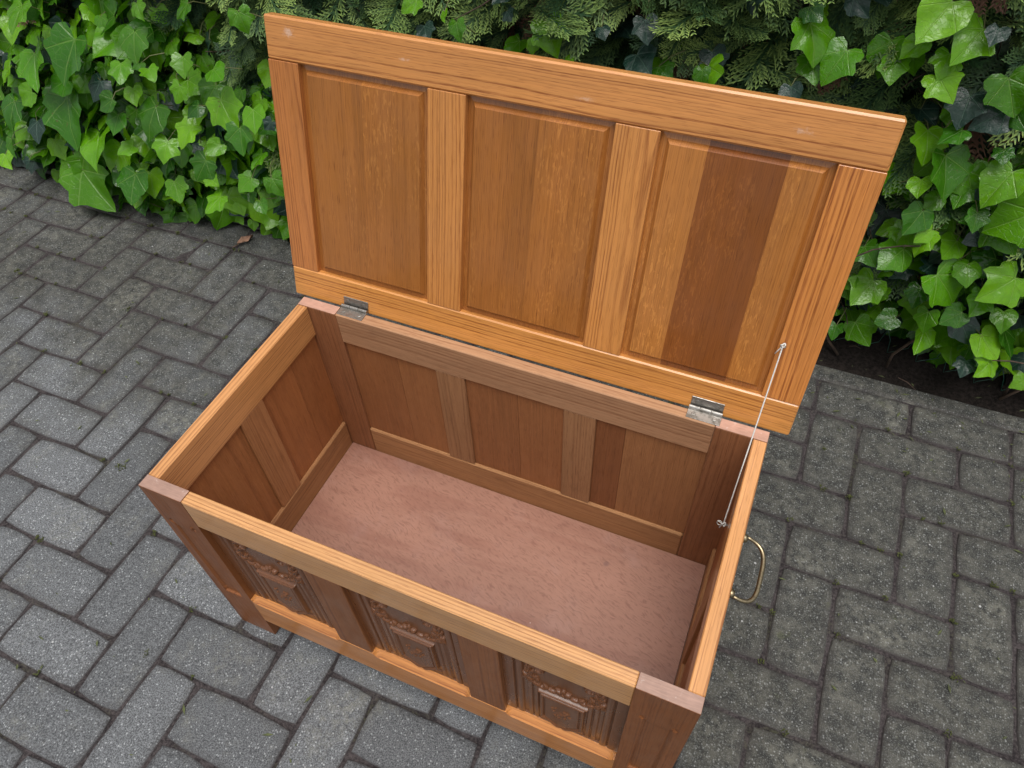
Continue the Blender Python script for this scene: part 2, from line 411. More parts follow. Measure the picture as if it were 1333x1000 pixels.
LOBES = [(0.0, 0.98), (0.50, 0.47), (-0.50, 0.47), (0.40, -0.12), (-0.40, -0.12)]
def ivy_mat(name, use_attr):
    m = NT(name)
    uv = m.n('ShaderNodeUVMap', uv_map='leaf').outputs[0]
    if use_attr:
        at = m.n('ShaderNodeAttribute', attribute_name='tint'); r = at.outputs['Fac']
        dk = m.math('GREATER_THAN', r, 1.5); r = m.math('FRACT', r)
    else:
        oi = m.n('ShaderNodeObjectInfo'); r = oi.outputs['Random']
        dk = m.math('LESS_THAN', m.sep(oi.outputs['Color'])[0], 0.5)
    r2 = m.math('FRACT', m.math('MULTIPLY', r, 13.7)); r3 = m.math('FRACT', m.math('MULTIPLY', r, 57.3))
    U = m.vmath('SUBTRACT', m.vmath('SCALE', uv), (1.0, 1.0, 0.0)); 
    U.node.inputs[0].links[0].from_node.inputs['Scale'].default_value = 2.0   # uv 0..1 -> -1..1
    x, y, _ = m.sep(U)[0:3]
    dmin = None
    for (tx, ty) in LOBES:
        L2 = tx * tx + ty * ty
        t = m.math('DIVIDE', m.math('ADD', m.math('MULTIPLY', x, tx), m.math('MULTIPLY', y, ty)), L2, clamp=True)
        dx = m.math('SUBTRACT', x, m.math('MULTIPLY', t, tx)); dy = m.math('SUBTRACT', y, m.math('MULTIPLY', t, ty))
        d = m.math('SQRT', m.math('ADD', m.math('MULTIPLY', dx, dx), m.math('MULTIPLY', dy, dy)))
        d = m.math('ADD', d, m.math('MULTIPLY', t, 0.008))
        dmin = d if dmin is None else m.math('MINIMUM', dmin, d)
    vein = m.ramp(dmin, 0.024, 0.010)
    P3 = m.comb(m.math('ADD', x, m.math('MULTIPLY', r, 31.0)), y, m.math('MULTIPLY', r2, 9.0))
    vs = m.n('ShaderNodeTexVoronoi', feature='DISTANCE_TO_EDGE'); m.l(P3, vs.inputs['Vector']); vs.inputs['Scale'].default_value = 8.0
    sec = m.ramp(vs.outputs[0], 0.045, 0.012)
    mott = m.noise(P3, 3.5, 4, 0.6)
    young = m.mix(r2, (0.075, 0.250, 0.004), (0.190, 0.430, 0.010))
    old = m.mix(r2, (0.016, 0.085, 0.004), (0.045, 0.180, 0.006))
    g = m.mix(m.ramp(r3, 0.15, 0.65), old, young)
    g = m.mix(m.ramp(mott, 0.35, 0.65, 0.0, 0.40), g, m.mix(1.0, g, (0.55, 0.70, 0.7), 'MULTIPLY'))
    veinc = m.mix(0.5, g, (0.30, 0.46, 0.12))
    g2 = m.mix(m.math('MULTIPLY', sec, 0.16), g, veinc)
    g2 = m.mix(m.math('MULTIPLY', vein, 0.50), g2, veinc)
    spot = m.math('MULTIPLY', m.ramp(m.noise(P3, 9.0, 4, 0.7), 0.66, 0.70), m.math('GREATER_THAN', r2, 0.55))
    g2 = m.mix(m.math('MULTIPLY', spot, 0.8), g2, (0.13, 0.09, 0.03))
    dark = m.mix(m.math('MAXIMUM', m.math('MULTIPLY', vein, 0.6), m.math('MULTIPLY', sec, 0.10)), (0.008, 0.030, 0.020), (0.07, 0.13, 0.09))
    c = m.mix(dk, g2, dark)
    m.l(c, m.b.inputs['Base Color'])
    m.l(m.math('ADD', m.ramp(mott, 0.3, 0.7, 0.13, 0.27), m.math('MULTIPLY', dk, 0.14)), m.b.inputs['Roughness'])
    m.b.inputs['Specular IOR Level'].default_value = 0.45
    hh = m.math('SUBTRACT', m.math('MULTIPLY', m.noise(P3, 7.0, 3), 0.8), m.math('ADD', m.math('MULTIPLY', vein, 0.8), m.math('MULTIPLY', sec, 0.25)))
    m.bump(hh, 0.5, 0.0028)
    tr = m.n('ShaderNodeBsdfTranslucent'); m.l(m.mix(1.0, c, (1.5, 1.5, 0.6), 'MULTIPLY'), tr.inputs[0])
    mx = m.n('ShaderNodeMixShader'); m.l(m.math('MULTIPLY', m.math('SUBTRACT', 1.0, dk), 0.28), mx.inputs[0])
    m.l(m.b.outputs[0], mx.inputs[1]); m.l(tr.outputs[0], mx.inputs[2]); m.l(mx.outputs[0], m.out.inputs[0])
    return m.m

def conifer_mat(name):
    m = NT(name)
    at = m.n('ShaderNodeAttribute', attribute_name='tint'); s = m.sep(at.outputs['Vector'])
    r, tip, dead = s[0], s[1], s[2]
    W_ = m.n('ShaderNodeNewGeometry').outputs['Position']
    n_ = m.noise(W_, 500.0, 2, 0.6)
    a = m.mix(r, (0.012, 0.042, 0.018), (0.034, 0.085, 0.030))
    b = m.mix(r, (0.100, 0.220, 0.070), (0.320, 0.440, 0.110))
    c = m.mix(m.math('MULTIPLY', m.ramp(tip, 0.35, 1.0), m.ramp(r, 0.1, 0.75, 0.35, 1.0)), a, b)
    c = m.mix(m.ramp(n_, 0.4, 0.65, 0.0, 0.35), c, m.mix(1.0, c, (0.5, 0.55, 0.5), 'MULTIPLY'))
    c = m.mix(m.math('GREATER_THAN', dead, 0.5), c, (0.14, 0.070, 0.045))
    m.l(c, m.b.inputs['Base Color']); m.b.inputs['Roughness'].default_value = 0.55
    m.b.inputs['Specular IOR Level'].default_value = 0.3
    return m.m

def plain(name, color, rough=0.6, sc=80.0, var=0.3, metallic=0.0):
    m = NT(name); P = m.n('ShaderNodeTexCoord').outputs['Object']
    n_ = m.noise(P, sc, 4, 0.6)
    m.l(m.mix(m.ramp(n_, 0.35, 0.68, 0.0, 1.0), color, tuple(x * (1 - var) for x in color)), m.b.inputs['Base Color'])
    m.b.inputs['Roughness'].default_value = rough; m.b.inputs['Metallic'].default_value = metallic
    return m.m

M_RAIL = oak('oak_plain_sawn', 0.95, 0.0040, 0.40, 0.0, 0.36)
M_TOPRAIL = oak('oak_lid_rail', 1.0, 0.0036, 0.45, 0.0, 0.36, scuffs=[(-0.395, 0.010, 0.012, 0.010, 0.6), (-0.205, 0.002, 0.012, 0.003, 0.5), (0.335, 0.000, 0.016, 0.006, 0.45), (0.06, -0.008, 0.02, 0.004, 0.35)])
M_PANEL = oak('oak_quarter_sawn', 0.45, 0.0030, 0.50, 0.42, 0.34, quarter=True, mottled=0.32)
M_INNER = oak('oak_inside_unpolished', 0.60, 0.0042, 0.45, 0.0, 0.55, grime=0.30, coat=0.0, spec=0.35)
M_INPANEL = oak('oak_inside_panel', 0.34, 0.0030, 0.40, 0.15, 0.55, quarter=True, grime=0.25, coat=0.0, spec=0.35)
M_STILE = oak('oak_leg_post', 0.62, 0.0034, 0.40, 0.0, 0.42, cath=0.7, coat=0.15, spec=0.35)
M_CARVE = oak('oak_carved', 0.25, 0.0030, 0.40, 0.0, 0.30, quarter=True, grime=0.10, coat=0.30, spec=0.4)
M_END = end_grain('oak_end_grain')
M_PLY = plywood('reddish_plywood')
M_STEEL = metal('hinge_steel', (0.40, 0.385, 0.36), 0.42, (0.16, 0.145, 0.12), 0.7, 90.0)
M_BRASS = metal('aged_brass', (0.36, 0.29, 0.18), 0.38, (0.10, 0.085, 0.06), 0.75, 70.0)
M_CORD = plain('white_cord', (0.72, 0.70, 0.66), 0.8, 900.0, 0.3)
M_PAVER = paver_mat('concrete_paver')
M_JOINT = soil_mat('joint_sand', (0.018, 0.015, 0.016), (0.085, 0.072, 0.073), 0.4, 1.6)
M_SOIL = soil_mat('dark_soil')
M_IVYO = ivy_mat('ivy_leaf', False)
M_IVYS = ivy_mat('ivy_leaf_mass', True)
M_CONI = conifer_mat('conifer_spray')
M_TWIG = plain('twig_bark', (0.10, 0.065, 0.045), 0.85, 90.0, 0.5)
M_PETI = plain('ivy_stem', (0.16, 0.17, 0.06), 0.6, 60.0, 0.4)
M_WIRE = plain('green_coated_wire', (0.02, 0.085, 0.06), 0.4, 60.0, 0.3)
M_DEAD = plain('dry_leaf_brown', (0.42, 0.24, 0.16), 0.75, 60.0, 0.6)
M_FRAG = plain('leaf_litter', (0.085, 0.10, 0.035), 0.8, 40.0, 0.6)
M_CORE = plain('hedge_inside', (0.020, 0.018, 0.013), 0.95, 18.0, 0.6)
M_LAWN = soil_mat('far_ground', (0.03, 0.04, 0.015), (0.07, 0.09, 0.03), 0.0, 0.3)

# ---------------------------------------------------------------- ground and paving
CX, CY, Y0 = 0.10495, 0.1065, -0.0215
def cellx(i): return i * CX
def celly(j): return Y0 + j * CY
KERB_Y0, KERB_Y1 = 1.0405, 1.090

gx = np.array([-60, -6, -3.6, 3.6, 6, 60.0]); 
V = []; F = []
n = 24
xs = np.concatenate([[-60, -20, -8], np.linspace(-3.5, 3.5, n), [8, 20, 60]]); ys = np.concatenate([[-60, -20, -8], np.linspace(-3.5, 3.5, n), [8, 20, 60]])
X_, Y_ = np.meshgrid(xs, ys, indexing='ij'); Vg = np.stack([X_.ravel(), Y_.ravel(), np.full(X_.size, -0.075)], 1)
k = len(ys); Fg = np.array([[i * k + j, (i + 1) * k + j, (i + 1) * k + j + 1, i * k + j + 1] for i in range(len(xs) - 1) for j in range(k - 1)])
tag(link('ground', np_mesh('ground', Vg, Fg), M_LAWN), kind='structure')

def rough_sheet(x0, x1, y0, y1, step, zfun):
    nx = int((x1 - x0) / step) + 1; ny = int((y1 - y0) / step) + 1
    xs = np.linspace(x0, x1, nx); ys = np.linspace(y0, y1, ny)
    X_, Y_ = np.meshgrid(xs, ys, indexing='ij'); Z_ = zfun(X_, Y_)
    V = np.stack([X_.ravel(), Y_.ravel(), Z_.ravel()], 1)
    I = np.arange(nx - 1)[:, None] * ny + np.arange(ny - 1)[None, :]; I = I.ravel()
    F = np.stack([I, I + ny, I + ny + 1, I + 1], 1)
    return V, F

def lump(X, Y, s, seed):
    rs = np.random.RandomState(seed); Z = np.zeros_like(X)
    for _ in range(14):
        a = rs.rand() * 6.28; f = s * (0.6 + rs.rand() * 1.6); Z += np.sin((X * math.cos(a) + Y * math.sin(a)) * f + rs.rand() * 6.28)
    return Z / 7
V, F = rough_sheet(-3.6, 3.4, -2.9, KERB_Y0 + 0.02, 0.022, lambda X, Y: np.minimum(-0.0030, -0.0058 + 0.0022 * np.clip((Y - 0.25) / 0.7, 0, 1) * (X < 0.2) + 0.0014 * lump(X, Y, 40, 3) + 0.0008 * lump(X, Y, 120, 4)))
pave = tag(link('paving', np_mesh('paving', V, F, True), M_JOINT), kind='structure')

def paver_mesh(name, L, Wd, seed, b=0.0042, H=0.055):
    """one block: uneven worn rim, soft arris, slightly domed top"""
    rs = random.Random(seed); V = []; F = []
    nl = 5; nw = 3
    def ring(ins, z, jit, zj=0):
        pts = []
        hl, hw = L / 2 - ins, Wd / 2 - ins
        c = 0.0035
        base = []
        for i in range(nl): base.append((-hl + 2 * hl * i / nl, -hw))
        for i in range(nw): base.append((hl, -hw + 2 * hw * i / nw))
        for i in range(nl): base.append((hl - 2 * hl * i / nl, hw))
        for i in range(nw): base.append((-hl, hw - 2 * hw * i / nw))
        for q, (x, y) in enumerate(base):
            corner = abs(abs(x) - hl) < 1e-6 and abs(abs(y) - hw) < 1e-6
            k = 1 - (c / hl if corner else 0); k2 = 1 - (c / hw if corner else 0)
            pts.append((x * k + J[q][0] * jit, y * k2 + J[q][1] * jit, z + J[q][2] * zj))
        return pts
    nn = 2 * (nl + nw)
    J = [(rs.uniform(-1, 1), rs.uniform(-1, 1), rs.uniform(-1, 0.3)) for _ in range(nn)]
    r1 = ring(0, -0.022, 0.0006); r2 = ring(0.0007, -b * 0.95, 0.0009, 0.0008); r3 = ring(b * 0.42, -b * 0.30, 0.0010, 0.0007); r4 = ring(b * 1.25, 0, 0.0012, 0.0003)
    r5 = ring(0.020, 0.0002, 0.002, 0)
    V = r1 + r2 + r3 + r4 + r5
    for a in range(4):
        for q in range(nn):
            F.append([a * nn + q, a * nn + (q + 1) % nn, (a + 1) * nn + (q + 1) % nn, (a + 1) * nn + q])
    F.append([4 * nn + q for q in range(nn)])
    me = np_mesh(name, V, F)
    at = me.attributes.new('rim', 'FLOAT', 'POINT'); at.data.foreach_set('value', np.array([1.0] * (4 * nn) + [0.0] * nn, dtype=np.float32))
    me.polygons.foreach_set('use_smooth', np.ones(len(me.polygons), dtype=bool))
    return me
GAP = 0.0038
PM = {}
for kk, (a, b_) in {'h': (2 * CX - GAP, CY - GAP), 'v': (2 * CY - GAP, CX - GAP), 'hh': (CX - GAP, CY - GAP)}.items():
    PM[kk] = [paver_mesh('paver', a, b_, 40 + i) for i in range(6)]
    for me in PM[kk]: me.materials.append(M_PAVER)
cells = []
ROWTOP = 9
for i in range(-34, 32):
    for j in range(-26, ROWTOP + 1):
        if j == ROWTOP:
            if (i - 9) % 2 == 0: cells.append(('h', (i + 1) * CX, celly(j) + CY / 2))
            continue
        k_ = (i + j) % 4
        if k_ == 2: cells.append(('h', (i + 1) * CX, celly(j) + CY / 2))
        elif k_ == 0:
            if j + 1 < ROWTOP: cells.append(('v', (i + 0.5) * CX, celly(j) + CY))
            else: cells.append(('hh', (i + 0.5) * CX, celly(j) + CY / 2))
Rc = cam.rotation_euler.to_matrix(); Cc = Vector(cam.location)
def seen(P, margin=1.08):
    v = Rc.transposed() @ (Vector(P) - Cc)
    if v.z > -0.05: return None
    x = 944.84 * v.x / -v.z / 666.5; y = 944.84 * v.y / -v.z / 500
    return (-v.z) if abs(x) < margin and abs(y) < margin + 0.06 else None
def under_chest(x, y): return 0.10 < x < 0.72 and 0.09 < y < 0.34
vis = []; rest = []
for c in cells:
    d = seen((c[1], c[2], 0), 1.15)
    (vis if d is not None and not under_chest(c[1], c[2]) else rest).append((d if d else 99, c))
vis.sort(key=lambda t: t[0])
rest += vis[298:]; vis = vis[:298]
print('pavers in view', len(vis), 'rest', len(rest))
def pose(c):
    z = rnd.gauss(0, 0.0009); rx = rnd.gauss(0, 0.006); ry = rnd.gauss(0, 0.006); rz = rnd.gauss(0, 0.004)
    return (c[1] + rnd.uniform(-.0008, .0008), c[2] + rnd.uniform(-.0008, .0008), z - 0.001), (rx, ry, rz + (math.pi / 2 if c[0] == 'v' else 0) + (math.pi if rnd.random() < .5 else 0))
for d, c in vis:
    l_, r_ = pose(c)
    link('paver', rnd.choice(PM[c[0]]), None, pave, l_, r_)
VV = []; FF = []; off = 0; RR = []
for d, c in rest:
    me = rnd.choice(PM[c[0]]); l_, r_ = pose(c)
    Mx = np.array(Matrix.Translation(l_) @ Euler(r_).to_matrix().to_4x4())
    co = np.empty(len(me.vertices) * 3, dtype=np.float32); me.vertices.foreach_get('co', co); co = co.reshape(-1, 3) @ Mx[:3, :3].T + Mx[:3, 3]
    VV.append(co); FF += [[v + off for v in p.vertices] for p in me.polygons]; off += len(co); RR += [1.0] * (len(co) * 4 // 5) + [0.0] * (len(co) // 5)
me = np_mesh('outlying_pavers', np.concatenate(VV), FF, True); at = me.attributes.new('rim', 'FLOAT', 'POINT'); at.data.foreach_set('value', np.array(RR, dtype=np.float32))
o = link('outlying_pavers', me, M_PAVER, pave); tag(o, kind='stuff')

kerb = tag(empty('kerb', (0, KERB_Y0, 0)), kind='structure')
kx = -3.55
while kx < 3.3:
    L = 0.9975
    V, F = box_vf((0, 0, -0.12), (L - 0.004, KERB_Y1 - KERB_Y0, 0.0), 0.006)
    me = np_mesh('kerb_stone', V, F); link('kerb_stone', me, M_PAVER, kerb, (kx, 0.001, 0.002 + rnd.uniform(-.002, .002)), (rnd.gauss(0, .01), rnd.gauss(0, .002), rnd.gauss(0, .002)))
    kx += L
V, F = rough_sheet(-3.6, 3.4, KERB_Y1 - 0.004, 3.2, 0.02, lambda X, Y: -0.020 + 0.016 * lump(X, Y, 14, 8) + 0.007 * lump(X, Y, 70, 9) + 0.05 * np.clip((Y - 1.12) / 0.3, 0, 1))
tag(link('soil', np_mesh('soil', V, F, True), M_SOIL), kind='structure')

# ---------------------------------------------------------------- the chest
CW, CD, CH = 0.8225, 0.4295, 0.4836
T = 0.0203; ST = 0.0770; ZR = 0.4140; ZB0, ZB1 = 0.0680, 0.1570; ZF = 0.0771
C_RAIL = (0.56, 0.285, 0.108); C_STILE = (0.215, 0.074, 0.022); C_MUNT = (0.210, 0.076, 0.024); C_CARVE = (0.155, 0.058, 0.022)
C_IN = (0.37, 0.185, 0.078); C_INP = (0.295, 0.118, 0.043); C_LR = (0.58, 0.25, 0.07); C_LP = (0.36, 0.14, 0.033); C_LPD = (0.225, 0.070, 0.0145)
C_SIDE = (0.34, 0.150, 0.062)
chest = empty('chest')
tag(chest, 'open oak blanket chest with carved front and raised panelled lid standing on grey pavers', 'chest')

def heightfield(name, parent, u0, u1, v0, v1, nu, nv, yfun, ythick, mat, color, smooth=False, ybase=0.0):
    """front surface facing -Y: y = yfun(u, v); closed with sides and a flat back at ythick"""
    us = np.linspace(u0, u1, nu); vs = np.linspace(v0, v1, nv)
    Ug, Vg = np.meshgrid(us, vs, indexing='ij'); Yg = yfun(Ug, Vg)
    P = np.stack([Ug.ravel(), Yg.ravel(), Vg.ravel()], 1)
    I = (np.arange(nu - 1)[:, None] * nv + np.arange(nv - 1)[None, :]).ravel()
    F = np.stack([I, I + nv, I + nv + 1, I + 1], 1)
    B = []                                    # border loop
    B += [i * nv for i in range(nu)]; B += [(nu - 1) * nv + j for j in range(1, nv)]
    B += [i * nv + nv - 1 for i in range(nu - 2, -1, -1)]; B += [j for j in range(nv - 2, 0, -1)]
    B = np.array(B); nb = len(B); n0 = len(P)
    Pb = P[B].copy()
    Ps = Pb.copy(); Pk = Pb.copy(); Pk[:, 1] = ythick
    P = np.concatenate([P, Ps, Pk])
    k = np.arange(nb); k2 = (k + 1) % nb
    F2 = np.stack([n0 + k2, n0 + k, n0 + nb + k, n0 + nb + k2], 1)
    c4 = [n0 + nb + 0, n0 + nb + (nu - 1), n0 + nb + (nu - 1) + (nv - 1), n0 + nb + 2 * (nu - 1) + (nv - 1)]
    F3 = np.array([c4[::-1]])
    o = grain_obj(name, P, np.concatenate([F, F2, F3]), mat, parent, 'z', color, smooth)
    return o

def sm(x, a, b):
    t = np.clip((x - a) / (b - a), 0, 1); return t * t * (3 - 2 * t)
def band(x, a, b, e=0.0012): return sm(x, a - e / 2, a + e / 2) * (1 - sm(x, b - e / 2, b + e / 2))

# --- front posts with a stopped sunken panel
def stile_y(x0, mirror):
    def f(U, Vv):
        u = U - x0; u = (ST - u) if mirror else u
        a, b_ = 0.0215, 0.0555
        top = 0.387 - 0.006 * np.cos((u - (a + b_) / 2) / (b_ - a) * 2 * math.pi) * 0
        d = 0.0
        rec = band(u, a, b_, 0.0022) * band(Vv, 0.1515, 0.385, 0.0016)
        soft = sm(Vv, 0.395, 0.30)           # recess dies away upwards between the grooves
        y = 0.0042 * rec * (0.55 + 0.45 * (1 - sm(Vv, 0.20, 0.33)))
        for c in (a, b_):
            y = y + 0.0030 * np.exp(-((u - c) / 0.0013) ** 2) * band(Vv, 0.16, 0.387, 0.004)
        # little ears turned outwards at the head
        for c, s in ((a, -1), (b_, 1)):
            for t in np.linspace(0, 1, 7):
                cx = c + s * 0.0050 * math.sin(t * 2.6); cv = 0.388 + 0.010 * t
                y = y + 0.0030 * np.exp(-(((u - cx) / 0.0019) ** 2 + ((Vv - cv) / 0.0018) ** 2))
        return y
    return f
for x0, mir in ((0.0, False), (CW - ST, True)):
    heightfield('front_post', chest, x0, x0 + ST, 0.0, CH - 0.0008, 62, 400, stile_y(x0, mir), T, M_STILE, C_STILE)
    board('post_end_grain', chest, (x0 + 0.0004, 0.0004, CH - 0.0007), (x0 + ST - 0.0002, T - 0.0002, CH), 'x', M_END, (0.32, 0.195, 0.150), 0.0002)
# --- rear posts
for x0 in (0.0, CW - ST):
    board('rear_post', chest, (x0, CD - T, 0), (x0 + ST, CD, CH - 0.0008), 'z', M_INNER, (0.28, 0.115, 0.048))
    board('post_end_grain', chest, (x0 + 0.0004, CD - T + 0.0002, CH - 0.0007), (x0 + ST - 0.0004, CD - 0.0004, CH), 'x', M_END, (0.46, 0.26, 0.19), 0.0002)
# --- top rails
board('top_rail', chest, (ST + .0003, 0, ZR), (CW - ST - .0003, T, CH), 'x', M_RAIL, C_RAIL, 0.0014)
board('top_rail', chest, (ST + .0003, CD - T, ZR), (CW - ST - .0003, CD, CH), 'x', M_INNER, (0.40, 0.215, 0.112), 0.0014)
for x0 in (0.0, CW - T):
    board('side_top_rail', chest, (x0, T + .0003, ZR), (x0 + T, CD - T - .0003, CH), 'y', M_RAIL, (0.55, 0.260, 0.090), 0.0014)
# --- front bottom rail: stopped chamfer under each carved panel
PX = [(0.0770, 0.2620), (0.3245, 0.5055), (0.5655, CW - ST)]
def chamf(x):
    c = 0.0
    for a, b_ in PX:
        a2 = a + (0.002 if a < 0.08 else 0.002); b2 = b_ - 0.002
        if a2 < x < b2:
            e = min(x - a2, b2 - x); r = 0.012
            c = 0.0115 * (1.0 if e > r else math.sqrt(max(0, 1 - (1 - e / r) ** 2)))
    return c
xs = sorted(set([ST + .0003, CW - ST - .0003] + [min(max(a, ST + .0003), CW - ST - .0003) for ab in PX for a in ab] +
                [x for a, b_ in PX for x in [a + .002 + 0.012 * t for t in (0.0, .03, .08, .16, .3, .5, .75, 1)] + [b_ - .002 - 0.012 * t for t in (0.0, .03, .08, .16, .3, .5, .75, 1)]]))
V = []; F = []
for x in xs:
    c = chamf(x)
    V += [(x, 0, ZB0), (x, 0, ZB1 - 0.0005 - c), (x, c * 0.98 + 0.0005, ZB1), (x, T, ZB1), (x, T, ZB0)]
for i in range(len(xs) - 1):
    for k in range(5): F.append([i * 5 + k, i * 5 + (k + 1) % 5, i * 5 + 5 + (k + 1) % 5, i * 5 + 5 + k])
F += [[0, 1, 2, 3, 4], [len(V) - 5 + k for k in range(5)]]
grain_obj('bottom_rail', V, F, M_RAIL, chest, 'x', (0.54, 0.215, 0.055))
board('bottom_rail', chest, (ST + .0003, CD - T, ZB0), (CW - ST - .0003, CD, 0.1520), 'x', M_INNER, C_IN, 0.003)
for x0 in (0.0, CW - T):
    board('side_bottom_rail', chest, (x0, T + .0003, ZB0), (x0 + T, CD - T - .0003, 0.1500), 'y', M_INNER, (0.34, 0.160, 0.064), 0.003)
    board('side_muntin', chest, (x0, 0.1820, 0.1503), (x0 + T - 0.0006, 0.2420, ZR - .0003), 'z', M_INNER, (0.38, 0.170, 0.066))
    px = 0.0065 if x0 == 0 else x0 + 0.0060
    for (a, b_, col) in ((T + .0006, 0.1817, (0.345, 0.135, 0.044)), (0.2423, 0.33, (0.35, 0.130, 0.042)), (0.3302, CD - T - .0006, (0.32, 0.118, 0.038))):
        board('side_panel_board', chest, (px, a, 0.1503), (px + 0.0078, b_, ZR - .0003), 'z', M_INPANEL, col, 0.0004)
# --- front and back muntins
for a, b_ in ((0.2620, 0.3245), (0.5055, 0.5655)):
    board('muntin', chest, (a, 0.0004, ZB1 + .0003), (b_, T - .0006, ZR - .0003), 'z', M_STILE, C_MUNT)
for a, b_ in ((0.2655, 0.3215), (0.5050, 0.5620)):
    board('back_muntin', chest, (a, CD - T + .0008, 0.1523), (b_, CD - .0004, ZR - .0003), 'z', M_INNER, (0.33, 0.165, 0.075))
bp = [(ST, 0.185, C_INP), (0.185, 0.2655, (0.32, 0.132, 0.048)), (0.3215, 0.42, C_INP), (0.42, 0.5050, (0.31, 0.124, 0.045)), (0.5620, 0.612, (0.235, 0.088, 0.032)), (0.612, CW - ST, (0.33, 0.145, 0.056))]
for a, b_, col in bp:
    board('back_panel_board', chest, (a + .0003, CD - T + 0.0055, 0.1523), (b_ - .0001, CD - 0.005, ZR - .0003), 'z', M_INPANEL, col, 0.0003)
# --- floor
board('floor_board', chest, (T + .0008, T + .0008, ZF - 0.006), (CW - T - .0008, CD - T - .0008, ZF), 'x', M_PLY, (0.285, 0.143, 0.100), 0.0004)

